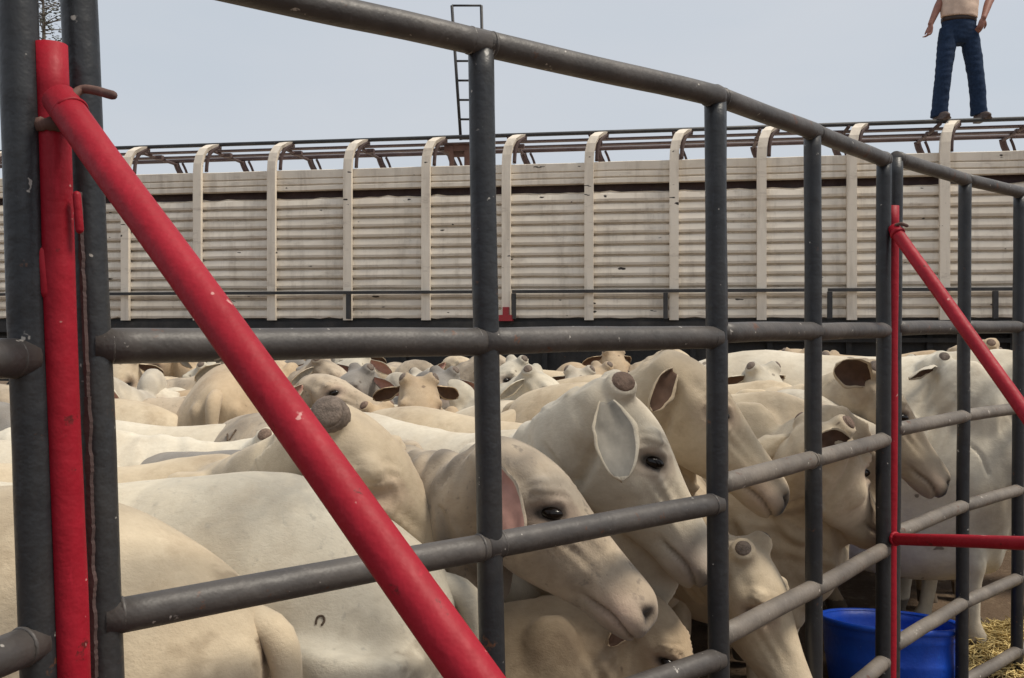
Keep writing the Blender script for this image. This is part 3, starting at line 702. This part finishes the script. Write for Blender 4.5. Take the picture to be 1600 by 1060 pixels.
    # horn stubs: cut horn bases with a domed end
    for k, sd in enumerate((1, -1)):
        if not stub[k]: continue
        h = MB(); a = H(-0.006, sd * 0.055, -0.012); b = H(-0.018, sd * 0.090, 0.006); ax = (b - a).normalized()
        h.tube([a, a.lerp(b, 0.7), b], [horn_r * hs, horn_r * hs * 0.97, horn_r * hs * 0.78], 18, 2, round_ends=False)
        h.ell(b, (horn_r * 0.78 * hs, horn_r * 0.78 * hs, horn_r * 0.28 * hs), 18, 10, rot=ax.to_track_quat('Z', 'Y').to_matrix())
        h.build('horn_stub', M[horn], root)
    # ears
    ears = ears or {}
    for k, sd in enumerate((1, -1)):
        ed = ears.get('LR'[k], {})
        D = Vector(ed.get('d', (-0.25, 0.72, -0.62))); Nn = Vector(ed.get('n', (0.75, 0.45, -0.1)))
        if 'd' not in ed or not ed.get('abs'): D.y *= sd; Nn.y *= sd
        Dw = ed.get('world')
        D = (Rm @ Vector(Dw)).normalized() if Dw else (F * D.x + Lt * D.y + U * D.z).normalized()
        Nn = (F * Nn.x + Lt * Nn.y + U * Nn.z); Nn = (Nn - D * Nn.dot(D)).normalized()
        make_ear(root, H(0.0, sd * 0.098, -0.060), D, Nn, ed.get('len', 0.175) * hs, ed.get('w', 0.044) * hs, coat_key, ed.get('inner', ear_in), seed=x * 7 + sd)
    # tail
    tb = MB(); hx = -0.835 * s; tz = (1.20 - croup) * s; ty = tail_side
    tb.tube([(hx + 0.05 * s, 0, tz), (hx - 0.02 * s, ty * 0.2, tz - 0.03 * s), (hx - 0.045 * s, ty * 0.5, tz - 0.15 * s), (hx - 0.035 * s, ty * 0.8, tz - 0.40 * s), (hx - 0.03 * s, ty, tz - 0.62 * s)], [0.036 * s, 0.034 * s, 0.026 * s, 0.017 * s, 0.012 * s], 12, 4, round_ends=True)
    to = tb.build('tail', COAT[coat_key], root)
    for a in ('dark', 'pink', 'greymask', 'stain'): to.data.attributes.new(a, 'FLOAT', 'POINT')
    sb = MB(); rr = random.Random(int(abs(x) * 100))
    for k in range(26):
        a = rr.uniform(0, 6.28); r0 = 0.010 * s; p = Vector((hx - 0.03 * s + r0 * math.cos(a), ty + r0 * math.sin(a), tz - 0.58 * s))
        o = Vector((rr.uniform(-0.03, 0.02), rr.uniform(-0.03, 0.03), 0))
        sb.tube([p, p + o * 0.7 + Vector((0, 0, -0.10)) * s, p + o + Vector((0, 0, -0.24 - rr.uniform(0, 0.08))) * s], [0.004 * s, 0.004 * s, 0.0012 * s], 5, 3)
    sb.build('switch', M['tailhair'], to)
    return root

def make_ear(root, base, D, Nn, L, W, coat_key, inner, seed=0.0):
    S = D.cross(Nn).normalized(); nu, nvv = 20, 13; front, back = [], []
    for a in range(nu + 1):
        u = a / nu; wv = W * (0.30 + 0.70 * min(1.0, (u / 0.42)) ** 0.9) * max(0.0, 1 - max(0.0, (u - 0.42) / 0.58) ** 2.3) ** 0.62 + 0.0015
        for b in range(nvv):
            v = -1 + 2 * b / (nvv - 1)
            cup = wv * (v * v) * (1.15 - 1.0 * u) * 0.75 - 0.2 * wv * (1 - u)
            rip = 0.006 * mnoise.noise(Vector((u * 4 + seed, v * 2.0, 1))) + 0.003 * mnoise.noise(Vector((u * 11 + seed, v * 6.0, 5)))
            edge = 1 + 0.06 * mnoise.noise(Vector((u * 7, seed, v))) 
            p = base + D * (L * u) + S * (wv * v * edge) + Nn * (cup + rip) + Vector((0, 0, -1)) * (0.03 * u * u)
            th = 0.0045 * (1 - abs(v) ** 3 * 0.6)
            front.append(p + Nn * th); back.append(p - Nn * th)
    n = len(front); vs = front + back; fs = []; mi = []
    def idx(a, b): return a * nvv + b
    for a in range(nu):
        for b in range(nvv - 1):
            rim = (b < 1 or b >= nvv - 2)
            fs.append((idx(a, b), idx(a, b + 1), idx(a + 1, b + 1), idx(a + 1, b))); mi.append(0 if rim or a >= nu - 1 else 1)
            fs.append((n + idx(a, b), n + idx(a + 1, b), n + idx(a + 1, b + 1), n + idx(a, b + 1))); mi.append(0)
    for a in range(nu):
        for b in (0, nvv - 1):
            fs.append((idx(a, b), idx(a + 1, b), n + idx(a + 1, b), n + idx(a, b))); mi.append(0)
    for b in range(nvv - 1):
        for a in (0, nu): fs.append((idx(a, b), idx(a, b + 1), n + idx(a, b + 1), n + idx(a, b))); mi.append(0)
    me = bpy.data.meshes.new('ear'); me.from_pydata([tuple(v) for v in vs], [], fs); me.update()
    bm = bmesh.new(); bm.from_mesh(me); bmesh.ops.recalc_face_normals(bm, faces=bm.faces); bm.to_mesh(me); bm.free()
    me.polygons.foreach_set('material_index', mi); me.polygons.foreach_set('use_smooth', [True] * len(fs))
    for a in ('dark', 'pink', 'greymask', 'stain'): me.attributes.new(a, 'FLOAT', 'POINT')
    return link_mesh('ear', me, [COAT[coat_key], M[inner]], root)

def head_at(p, q):
    a, b = UP(*p), UP(*q); return a, (b - a)
V = Vector
# --- the near cattle, each posed on its own
make_cow('cow', 'cream cow nearest the left posts, rump and hanging tail turned to the fence', -1.27, 1.66, 178, (-2.35, 1.75, 1.15), (-0.5, -0.1, -0.85), 'cream', 0.985, croup=0.13, fat=0.9, voxel=0.012, tail_side=0.05, smooth_more=10, stains=[(428, 1016, 26, 1.0), (452, 1000, 14, 0.6), (345, 905, 16, 0.5), (378, 892, 12, 0.6), (300, 1040, 40, 0.3)])
make_cow('cow', 'pale mottled grey cow whose long back and rump lie behind the red diagonal', -0.92, 2.01, 181, (-2.0, 2.1, 1.2), (-0.5, 0.2, -0.85), 'mottled', 0.955, croup=0.15, fat=0.92, voxel=0.012, smooth_more=14, stains=[(660, 1035, 30, 0.45), (690, 800, 18, 0.4), (590, 985, 40, 0.2)])
p, f = head_at((540, 640, 2.22), (722, 878, 2.24))
make_cow('cow', 'tan cow with lowered face behind the red diagonal, large grey brown horn stub showing', -1.28, 2.52, 2, p, f, 'cream', 0.92, 1.12, roll=16, voxel=0.009, horn='horngrey', horn_r=0.043, stub=(0, 1), ears={'R': dict(world=(0.25, -0.3, -0.92), len=0.12)}, greyface=0.35, eye_open=0.12, neckgrey=0.6)
p, f = head_at((806, 690, 2.16), (1022, 952, 2.04))
make_cow('cow', 'dappled brown grey heifer by the middle post, pale face low and pink ear hanging', -0.70, 3.05, -52, p, f, 'brindle', 0.95, 1.0, roll=-6, voxel=0.008, stub=(0, 0), ears={'R': dict(world=(0.36, -0.66, -0.70), n=(0.1, 0.9, 0.2), len=0.21, w=0.046)}, ear_in='ear_pink', dewlap=4.0, wrinkle=1.4, nose_dark=0.6, neckgrey=1.0)
p, f = head_at((972, 606, 2.42), (1122, 893, 2.40))
make_cow('cow', 'pale cow in profile left of the paired posts, brown horn stub and hanging grey ear', -0.30, 3.20, -44, p, f, 'white', 0.94, 1.07, roll=-4, voxel=0.008, ears={'R': dict(world=(0.14, -0.62, -0.80), n=(-0.25, 0.9, 0.35), len=0.185, w=0.055)}, ear_in='ear_grey', horn_r=0.035, dewlap=4.8, neckgrey=0.15)
p, f = head_at((1072, 556, 2.80), (1230, 776, 2.76))
make_cow('cow', 'cream cow with raised head passing behind the paired posts, muzzle over the rail', -0.10, 3.52, -38, p, f, 'cream', 0.94, 1.06, voxel=0.009, ears={'R': dict(d=(0.1, 0.55, -0.75), n=(0.5, 0.8, 0.2), len=0.13)}, ear_in='ear_brown', stub=(0, 0), neckgrey=0.5)
p, f = head_at((1290, 664, 3.12), (1388, 872, 3.42))
make_cow('cow', 'cream cow lowering her head over the blue tub, dark ear opening at the narrow fence', 0.66, 3.80, -38, p, f, 'cream', 1.0, 1.06, voxel=0.009, ears={'R': dict(world=(-0.9, -0.38, 0.12), n=(0.3, 0.85, 0.1), len=0.16, w=0.05)}, ear_in='ear_brown', horn_r=0.030, deep=0.18, neckgrey=0.4)
p, f = head_at((1362, 578, 3.82), (1482, 757, 3.78))
make_cow('cow', 'cream cow with big brown ear and black nose behind the small red upright', 0.80, 4.45, -30, p, f, 'cream', 1.0, 1.13, voxel=0.010, ears={'R': dict(d=(-0.75, 0.55, -0.2), n=(0.2, 0.9, -0.1), len=0.20, w=0.062)}, ear_in='ear_brown', horn='horngrey', greyface=0.8, nose_dark=1.8, deep=0.18)
p, f = head_at((1476, 562, 4.42), (1550, 698, 4.34))
make_cow('cow', 'tall white cow behind the tub and hay, chest and neck filling the right fence section', 1.80, 4.62, -20, p, f, 'white', 1.10, 1.0, deep=0.27, voxel=0.011, ear_in='ear_brown', horn='horngrey', fat=1.1)
p, f = head_at((1180, 858, 2.72), (1262, 1085, 2.62))
make_cow('cow', 'cream cow with head lowered to the ground behind the paired posts, nearest the tub', 0.42, 3.95, -70, p, f, 'cream', 0.86, 0.95, voxel=0.010, horn='horngrey', neckgrey=0.4, ears={'R': dict(d=(-0.3, 0.5, -0.75), len=0.16)})
p, f = head_at((1552, 540, 5.3), (1606, 690, 5.2))
make_cow('cow', 'tan cow with greyish poll at the right edge behind the small diagonal', 2.45, 6.35, -40, p, f, 'tan', 1.06, 1.0, voxel=0.012, ear_in='ear_grey')
p, f = head_at((1552, 640, 4.75), (1600, 785, 4.62))
make_cow('cow', 'dirty tan cow with lowered face at the right edge beside the tall white cow', 2.28, 5.62, -62, p, f, 'tan', 1.02, 1.0, voxel=0.012, ear_in='ear_grey', deep=0.28, greyface=0.4, nose_dark=1.5)

p, f = head_at((1034, 944, 2.42), (1094, 1100, 2.36))
make_cow('calf', 'small tan calf with lowered head beneath the pale cow left of the paired posts', -0.17, 2.47, 0, p, f, 'tan', 0.63, 0.72, voxel=0.009, horn='horngrey', stub=(0, 0), cat='calf', smooth_more=16, wrinkle=2.0, neckgrey=0.6, dewlap=2.5, ear_in='ear_brown', ears={'R': dict(world=(-0.85, -0.35, -0.30), n=(0.2, 0.9, -0.2), len=0.14)}, stains=[(900, 1010, 30, 0.22), (830, 1040, 24, 0.25)])

# --- the rows behind: a few kinds, copied
GB = 'cattle in the back rows of the pen'
def kind(cx, cy, hd, poll, face, ck, **k): return make_cow('cow', None, cx, cy, hd, poll, face, ck, voxel=0.013, **k)
k_up = kind(0, 30, 0, (1.00, 30, 1.52), (0.72, 0, -0.62), 'cream', hump=0.04, ear_in='ear_grey', horn='horngrey', neckgrey=0.85, nose_dark=1.8)
k_low = kind(0, 30, 0, (1.12, 30 - 0.06, 1.30), (0.62, -0.2, -0.75), 'white', ear_in='ear_pink', horn='horn')
k_turn = kind(0, 30, 0, (0.95, 30 - 0.22, 1.50), (0.25, -0.75, -0.60), 'tan', hump=0.05, ear_in='ear_pink', horn='horngrey', neckgrey=0.8, greyface=0.55)
k_front = kind(0, 30, 0, (1.0, 30, 1.48), (0.55, 0.1, -0.8), 'cream', ear_in='ear_brown', horn='horngrey', neckgrey=0.85, greyface=0.6, nose_dark=1.8)
k_flat = kind(0, 30, 0, (1.05, 30, 1.44), (0.9, -0.15, -0.40), 'white', ear_in='ear_pink', stub=(0, 0), neckgrey=0.7, nose_dark=1.8)
used = set()
def place(kd, cx, cy, hd, label, s=1.0, ck=None):
    o = kd if kd.name not in used else copy_tree(kd)
    used.add(o.name); used.add(kd.name)
    o.location = (cx, cy, 0); o.rotation_euler = (0, 0, R(hd)); o.scale = (s * 0.93, s * 0.93, s * 0.93)
    if ck:
        for ch in o.children:
            if ch.name.split('.')[0] in ('body', 'ear', 'tail'):
                ch.material_slots[0].link = 'OBJECT'; ch.material_slots[0].material = COAT[ck]
    tag(o, label, 'cow', GB); return o
def GX(px, d): return (px - 800) / FPX * d
def at_head(kd, px, d, hd, label, s=1.0, ck=None):
    """stand the animal so that its poll comes at column px and depth d"""
    return place(kd, GX(px, d) - math.cos(R(hd)) * s * 0.93, d - math.sin(R(hd)) * s * 0.93, hd, label, s, ck)
at_head(k_up, 505, 5.3, -8, 'cow looking right with a black nose, head just right of the red diagonal', 0.98, 'brindle')
at_head(k_flat, 478, 4.6, -8, 'dark nosed cow holding her head level above the large grey brown horn stub', 1.0, 'brindle')
at_head(k_front, 655, 4.15, -88, 'cow facing straight at the fence, left of the middle post', 0.97, 'tan')
at_head(k_turn, 600, 6.2, -40, 'mottled cow with turned head behind the one facing the fence', 1.0, 'mottled')
at_head(k_up, 765, 6.0, 6, 'cow whose head is half hidden by the middle post under the middle rail', 1.0, 'brindle')
at_head(k_turn, 855, 5.7, -70, 'pinkish grey cow turned to the fence left of the reflector strip', 0.98, 'mottled')
at_head(k_front, 905, 5.2, -112, 'white cow facing the fence left of the red and white reflector', 0.96, 'white')
at_head(k_low, 975, 4.9, 176, 'white cow turned left with lowered head under the red and white reflector', 1.0)
at_head(k_front, 1195, 4.4, -78, 'greyish cow facing the fence in the gap between paired posts and narrow fence', 1.0, 'mottled')
at_head(k_turn, 1160, 5.4, 150, 'cream cow far back behind the raised head at the paired posts', 1.0, 'cream')
at_head(k_up, 1245, 5.6, -100, 'cream cow far back behind the narrow fence', 1.0, 'tan')
at_head(k_turn, 205, 4.5, -80, 'pinkish cow turned to the fence right of the leftmost posts', 0.98, 'white')
at_head(k_front, 190, 5.6, -100, 'cream cow facing the fence in the far left row', 1.0, 'cream')
at_head(k_up, 265, 6.6, -150, 'tan cow at the far left looking back to the left', 1.0, 'tan')
place(k_low, GX(318, 4.2), 4.95, 96, 'beige rump turned to the fence beside the left posts, under the middle rail', 1.13, 'tan')
place(k_low, -1.20, 3.42, 180, 'white cow facing left, pale back directly behind the red diagonal', 1.0, 'white')
place(k_flat, GX(270, 3.2), 3.05, 150, 'cow with her shaded flank painted grey between paler backs near the left posts', 0.96, 'grey')  # grey coat puts the shade on this flank into the colour
place(k_low, 0.62, 4.30, 10, 'white backed cow facing right behind the middle post', 1.0, 'cream')
place(k_up, GX(60, 4.3), 4.3, 172, 'cream cow facing left behind the left posts', 1.0, 'cream')
place(k_flat, GX(40, 5.2), 5.5, 15, 'white cow at the far left behind the posts', 1.0)
place(k_low, GX(-30, 3.1), 3.0, 8, 'white cow cut by the left edge of the picture', 1.0, 'white')
at_head(k_front, 560, 7.0, -95, 'brownish cow in the last row between red diagonal and middle post', 1.0, 'brindle')
at_head(k_turn, 480, 7.2, -60, 'tan cow in the last row behind the red diagonal', 1.0, 'tan')
at_head(k_flat, 700, 7.2, -20, 'cream cow in the last row just left of the middle post', 1.0, 'cream')
at_head(k_front, 960, 7.0, -80, 'tan cow in the last row under the dark trailer frame', 1.0, 'tan')
at_head(k_up, 1050, 7.0, -20, 'cream cow in the last row behind the paired posts', 1.0, 'cream')
at_head(k_low, 1165, 7.3, 170, 'white cow in the last row below the narrow fence rail', 1.0, 'white')
at_head(k_flat, 1440, 6.3, -12, 'white cow far back behind the small red upright', 1.0, 'white')
at_head(k_front, 1500, 6.9, -100, 'brownish cow in the last row at the right', 1.0, 'brindle')
at_head(k_turn, 1580, 6.6, -60, 'mottled cow in the last row at the right edge', 1.0, 'mottled')
at_head(k_up, 372, 5.0, -60, 'cream cow with raised head just behind the upper red diagonal', 1.0, 'cream')
at_head(k_turn, 545, 5.6, -35, 'grey headed cow behind the dark nosed one near the red diagonal', 1.0, 'grey')
at_head(k_up, 835, 4.6, -20, 'mottled cow with raised head between the middle post and the reflector', 0.96, 'mottled')
at_head(k_turn, 745, 4.9, -50, 'grey cow peering past the left side of the middle post', 0.96, 'grey')
at_head(k_flat, 1215, 3.9, -25, 'white cow holding her head level behind the narrow fence', 0.98, 'white')
at_head(k_up, 1300, 5.0, -40, 'tan cow with raised head behind the narrow fence', 1.0, 'tan')
at_head(k_front, 1415, 5.4, -80, 'mottled cow facing the fence behind the small red upright', 1.0, 'mottled')
place(k_up, GX(1560, 6.2), 6.6, -8, 'cream cow in the far right row beyond the tall white cow', 0.9, 'cream')
place(k_low, GX(1640, 5.2), 5.45, -4, 'small tan cow half out of frame at the right edge beyond the hay', 0.74, 'tan')
at_head(k_turn, 620, 4.9, -60, 'greyish cow with turned head just left of the one facing the fence', 0.97, 'grey')
at_head(k_flat, 228, 5.0, -20, 'white cow looking right between the leftmost posts and the beige rump', 0.93, 'white')
at_head(k_turn, 345, 5.7, -120, 'mottled cow looking over the beige rump at the left', 0.95, 'mottled')
at_head(k_front, 428, 5.6, -100, 'cream cow facing the fence just under the upper red diagonal', 0.93, 'cream')
at_head(k_low, 575, 4.5, -30, 'tan cow with lowered head left of the one facing the fence', 0.98, 'tan')
at_head(k_turn, 700, 5.6, -40, 'white cow with turned head just left of the middle post', 0.93, 'white')
at_head(k_flat, 905, 4.5, -18, 'grey cow holding her head level right of the middle post', 0.94, 'grey')
at_head(k_turn, 985, 5.8, -70, 'tan cow with turned head right under the reflector strip', 0.95, 'tan')
at_head(k_low, 1150, 4.2, -40, 'mottled cow with lowered head just right of the paired posts', 0.98, 'mottled')
at_head(k_flat, 1440, 4.95, -15, 'tan cow looking right past the neck of the tall white cow', 1.0, 'tan')
at_head(k_up, 1510, 5.5, -30, 'grey cow with raised head above the tall white back', 1.0, 'grey')
at_head(k_low, 1010, 3.55, -75, 'tan cow low behind the heads left of the paired posts', 0.9, 'tan')

# ------------------------------------------------------------------ blue tub and hay
def tub():
    c = Vector((GX(1393, 3.92), 3.92, 0)); root = empty('feed_tub', c); tag(root, 'round blue plastic feed tub on the ground behind the red upright', 'tub')
    root.rotation_euler = (R(-9), R(2), 0)
    def rev(prof, n=48):
        mb = MB(); rings = []
        for (r, z) in prof:
            rings.append([Vector((r * (1 + 0.012 * math.sin(2 * 2 * math.pi * k / n)) * math.cos(2 * math.pi * k / n), r * math.sin(2 * math.pi * k / n), z)) for k in range(n)])
        mb.loft(rings, 0, False); return mb
    mb = rev([(0.05, 0.0), (0.255, 0.0), (0.265, 0.012), (0.278, 0.12), (0.281, 0.128), (0.280, 0.138), (0.284, 0.22), (0.288, 0.225), (0.287, 0.235), (0.290, 0.262), (0.290, 0.278), (0.282, 0.278), (0.276, 0.24), (0.262, 0.03), (0.05, 0.025)]); mb.build('shell', M['blue'], root)
    mb = rev([(0.290, 0.258), (0.299, 0.260), (0.302, 0.272), (0.298, 0.284), (0.286, 0.285), (0.280, 0.276)]); mb.build('rim', M['blue'], root)
tub()
def hay():
    mb = MB(); rr = random.Random(11); c = Vector((GX(1632, 4.28), 4.28, 0))
    for k in range(4600):
        a = rr.uniform(0, 6.283); r = 0.50 * math.sqrt(rr.random()); x = c.x + r * math.cos(a) * 1.15; y = c.y + r * math.sin(a) * 0.7
        z = max(0.01, 0.14 * (1 - (r / 0.50) ** 1.6)) * rr.uniform(0.5, 1.05)
        L = rr.uniform(0.05, 0.15); th = rr.uniform(0, 6.283); el = rr.uniform(-0.35, 0.5)
        d = Vector((math.cos(th) * math.cos(el), math.sin(th) * math.cos(el), math.sin(el))); q = Vector((x, y, z))
        b = Vector((rr.uniform(-.02, .02), rr.uniform(-.02, .02), rr.uniform(-.015, .02)))
        mb.tube([q - d * L / 2, q + b, q + d * L / 2], [0.002, 0.0032, 0.0018], 4, 2)
    o = mb.build('hay', M['straw']); o['kind'] = 'stuff'; tag(o, 'heap of loose yellow straw on the ground at the right', 'hay')
hay()

# ------------------------------------------------------------------ person on the trailer roof
def person():
    d = 9.72; base = UP(1498, 187, d); base.z = 3.815
    root = empty('person', base); tag(root, 'person in dark jeans and peach shirt standing on the trailer roof', 'person')
    def J(px, py, dy=0.0): return UP(px, py, d + dy) * 1 - base + Vector((0, 0, 0))
    k = d / FPX
    hipL, hipR = J(1481, 52), J(1514, 52); kneeL, kneeR = J(1474, 116, -0.03), J(1525, 118, -0.02); ankL, ankR = J(1467, 184), J(1530, 180)
    pel = J(1498, 45); chest = J(1500, -30, 0.02); neck = J(1501, -64, 0.02); head = J(1501, -86, -0.01)
    shL, shR = J(1474, -52, 0.02), J(1528, -52, 0.02); elL, elR = J(1473, -6, 0.05), J(1548, -6, 0.03); wrL, wrR = J(1454, 38, -0.02), J(1537, 28, -0.12)
    # continuous body: head, neck, torso, arms, hands, lower legs inside the clothes
    mb = MB()
    mb.tube([pel, J(1499, 15), chest, neck - Vector((0, 0, 0.07))], [0.13, 0.12, 0.15, 0.08], 20, 4, flat=0.7, latref=(1, 0, 0), round_ends=True)
    mb.tube([neck - Vector((0, 0, 0.08)), neck + Vector((0, 0, 0.06))], [0.062, 0.056], 16, 2)
    mb.ell(head + Vector((0, 0, 0.005)), (0.076, 0.095, 0.115), 20, 14); mb.ell(head + Vector((0, -0.03, -0.06)), (0.055, 0.065, 0.06), 16, 10)
    mb.tube([head + Vector((0, -0.088, 0.015)), head + Vector((0, -0.112, -0.025))], [0.010, 0.017], 10, 2, round_ends=True)
    for sx in (-1, 1): mb.ell(head + Vector((sx * 0.078, 0.0, -0.01)), (0.012, 0.022, 0.032), 10, 8)
    mb.ell(head + Vector((0, -0.092, -0.062)), (0.024, 0.012, 0.007), 10, 6)
    for a, b, c in ((shL, elL, wrL), (shR, elR, wrR)):
        mb.tube([chest + (a - chest) * 0.4, a, a.lerp(b, 0.5), b, b.lerp(c, 0.35), c], [0.07, 0.062, 0.052, 0.044, 0.043, 0.029], 16, 4, round_ends=True)
    def hand(wr, dirv, out, curl):
        dirv = dirv.normalized(); out = (out - dirv * out.dot(dirv)).normalized(); nrm = dirv.cross(out)
        mb.tube([wr, wr + dirv * 0.05, wr + dirv * 0.09], [0.028, 0.040, 0.038], 14, 3, flat=0.5, latref=tuple(out), round_ends=True)
        for i, (o, L) in enumerate(((-0.030, 0.070), (-0.010, 0.082), (0.010, 0.077), (0.029, 0.060))):
            b = wr + dirv * 0.088 + out * o; p1 = b + dirv * L * 0.45 + nrm * curl * 0.25 * L; p2 = p1 + dirv * L * 0.3 + nrm * curl * 0.5 * L; p3 = p2 + dirv * L * 0.15 + nrm * curl * 0.55 * L
            mb.tube([b, p1, p2, p3], [0.0095, 0.009, 0.0085, 0.0075], 10, 2, round_ends=True)
        b = wr + dirv * 0.03 - out * 0.03; mb.tube([b, b + dirv * 0.03 - out * 0.025, b + dirv * 0.065 - out * 0.028 + nrm * 0.012], [0.014, 0.011, 0.0085], 10, 2, round_ends=True)
    hand(wrL, Vector((-0.12, -0.1, -1)), Vector((0.3, -1, 0)), 0.7)
    hand(wrR, Vector((-0.35, 0.05, -1)), Vector((-1, -0.2, 0.3)), 0.5)
    for h, kn, an in ((hipL, kneeL, ankL), (hipR, kneeR, ankR)): mb.tube([h, kn, an], [0.075, 0.05, 0.036], 14, 3)
    me = remeshed(mb, 0.006, 3, 'body'); body = link_mesh('body', me, M['skin'], root)
    # jeans
    mb = MB()
    mb.tube([J(1498, 28), J(1498, 40), J(1498, 58), J(1498, 70)], [0.180, 0.186, 0.180, 0.12], 24, 4, flat=0.62, latref=(1, 0, 0))
    for h, kn, an in ((hipL, kneeL, ankL), (hipR, kneeR, ankR)):
        mb.tube([h + Vector((0, 0, 0.05)), h.lerp(kn, 0.35), kn, kn.lerp(an, 0.45), an + Vector((0, 0, 0.0))], [0.088, 0.096, 0.086, 0.084, 0.086], 20, 5)
    me = remeshed(mb, 0.009, 4, 'jeans')
    nv = len(me.vertices)
    for v in me.vertices:
        v.co += v.normal * (0.007 * mnoise.noise(Vector((v.co.x * 9, v.co.y * 9, v.co.z * 22))) + 0.004 * mnoise.noise(Vector((v.co.x * 5, 3, v.co.z * 9))))
    link_mesh('jeans', me, M['denim'], body)
    # shirt with short sleeves
    mb = MB()
    mb.tube([J(1498, 29), J(1499, 12), J(1500, -20, 0.01), J(1500, -46, 0.02), J(1501, -60, 0.02)], [0.198, 0.200, 0.205, 0.18, 0.085], 24, 4, flat=0.66, latref=(1, 0, 0))
    for a, b in ((shL, elL), (shR, elR)): mb.tube([chest + (a - chest) * 0.45 + Vector((0, 0, 0.02)), a, a.lerp(b, 0.55), a.lerp(b, 0.8)], [0.085, 0.08, 0.069, 0.068], 18, 4)
    me = remeshed(mb, 0.009, 4, 'shirt')
    for v in me.vertices: v.co += v.normal * 0.008 * mnoise.noise(Vector((v.co.x * 10, v.co.y * 10, v.co.z * 12)))
    link_mesh('shirt', me, M['shirt'], body)
    mb = MB(); rings = []
    for z in (-0.022, -0.018, 0.018, 0.022):
        rad = 0.190 if abs(z) < 0.02 else 0.184
        rings.append([J(1498, 32) + Vector((rad * 1.0 * math.cos(2 * math.pi * i / 32), rad * 0.63 * math.sin(2 * math.pi * i / 32), z)) for i in range(32)])
    mb.loft(rings); mb.build('belt', M['leather'], body)
    mb = MB(); mb.ell(head + Vector((0, 0.02, 0.045)), (0.084, 0.095, 0.088), 20, 12); mb.build('hair', M['hair'], body)
    for sx in (-1, 1):
        mb = MB(); mb.ell(head + Vector((sx * 0.031, -0.082, 0.012)), (0.012, 0.010, 0.008), 12, 8); mb.build('eye', M['eye'], body)
    for an in (ankL, ankR):
        b = Vector((an.x, an.y, 0)); mb = MB()
        mb.tube([b + Vector((0, 0.0, 0.16)), b + Vector((0, 0.01, 0.08)), b + Vector((0, 0.01, 0.045))], [0.056, 0.054, 0.052], 16, 3)
        mb.tube([b + Vector((0, 0.05, 0.04)), b + Vector((0, -0.04, 0.042)), b + Vector((0, -0.14, 0.035)), b + Vector((0, -0.20, 0.028))], [0.045, 0.048, 0.045, 0.028], 16, 3, flat=0.9, round_ends=True)
        mb.box(b + Vector((0, -0.07, -0.002)), (0.085, 0.27, 0.018)); link_mesh('boot', remeshed(mb, 0.009, 3, 'boot'), M['boot'], body)
person()

# ------------------------------------------------------------------ sparse tree beyond the trailer, at the left
def tree():
    base = Vector((GX(66, 40), 40, 0)); root = empty('tree', base); tag(root, 'sparse grey tree seen between the two leftmost posts above the red tube', 'tree')
    rr = random.Random(5); tr = MB(); lf = MB(); tips = []
    tr.tube([(0, 0, -0.2), (0.1, 0, 4), (-0.05, 0.1, 9), (0.08, 0, 14), (0.0, 0, 17.5)], [0.24, 0.2, 0.14, 0.08, 0.02], 10, 4)
    for k in range(150):
        z = rr.uniform(5.0, 17.4); a = rr.uniform(0, 6.283); L = rr.uniform(0.7, 1.75) * min(1, (18.2 - z) / 3.0); b = Vector((0.03, 0, z))
        d = Vector((math.cos(a), math.sin(a), rr.uniform(0.2, 0.9))).normalized(); m = b + d * L * 0.55 + Vector((rr.gauss(0, .08), rr.gauss(0, .08), 0)); e = b + d * L + Vector((rr.gauss(0, .1), rr.gauss(0, .1), 0.1))
        tr.tube([b, m, e], [0.035, 0.022, 0.008], 5, 2)
        for q in (m, m.lerp(e, 0.5), e): tips.append((q, d))
    for (q, dd) in tips:
        for k in range(8):
            c = q + Vector((rr.gauss(0, .16), rr.gauss(0, .16), rr.gauss(0, .16))); s = rr.uniform(0.05, 0.11)
            rot = Matrix.Rotation(rr.uniform(0, 6.28), 3, 'Z') @ Matrix.Rotation(rr.uniform(-1.2, 1.2), 3, 'X')
            lf.add([c + rot @ Vector(v) for v in ((-s, 0, 0), (0, -s * .5, 0.01), (s, 0, 0), (0, s * .5, 0.01))], [(0, 1, 2, 3)])
    tr.build('trunk', M['bark'], root); lf.build('crown', M['leaf'], root)
tree()

# ------------------------------------------------------------------ small hot-iron brands on two animals
def brand(px, py, strokes, size, th):
    bpy.context.view_layer.update()
    dg = bpy.context.evaluated_depsgraph_get(); o0 = Vector((0, 0, EYE)); dr = (UP(px, py, 1.0) - o0).normalized()
    hit, loc, nor, idx, ob, mat = SC.ray_cast(dg, o0, dr)
    if not hit or not ob.name.startswith('body'): return
    root = ob.parent; ax = Vector((1, 0, 0)); u = (ax - nor * ax.dot(nor)).normalized(); v = nor.cross(u)
    if v.z < 0: v = -v
    mi = root.matrix_world.inverted(); mb = MB()
    for st in strokes: mb.tube([mi @ (loc + u * a * size + v * b * size + nor * 0.0015) for a, b in st], th, 6, 4, round_ends=True)
    mb.build('brand', M['brand'], root)
brand(500, 970, [[(-0.7, -0.5), (-0.5, 0.6), (0.4, 0.8), (0.8, 0.0), (0.4, -0.7)]], 0.011, 0.0024)
brand(360, 682, [[(-1, 1), (-0.3, -1)], [(0.3, -1), (1, 1)]], 0.020, 0.0035)
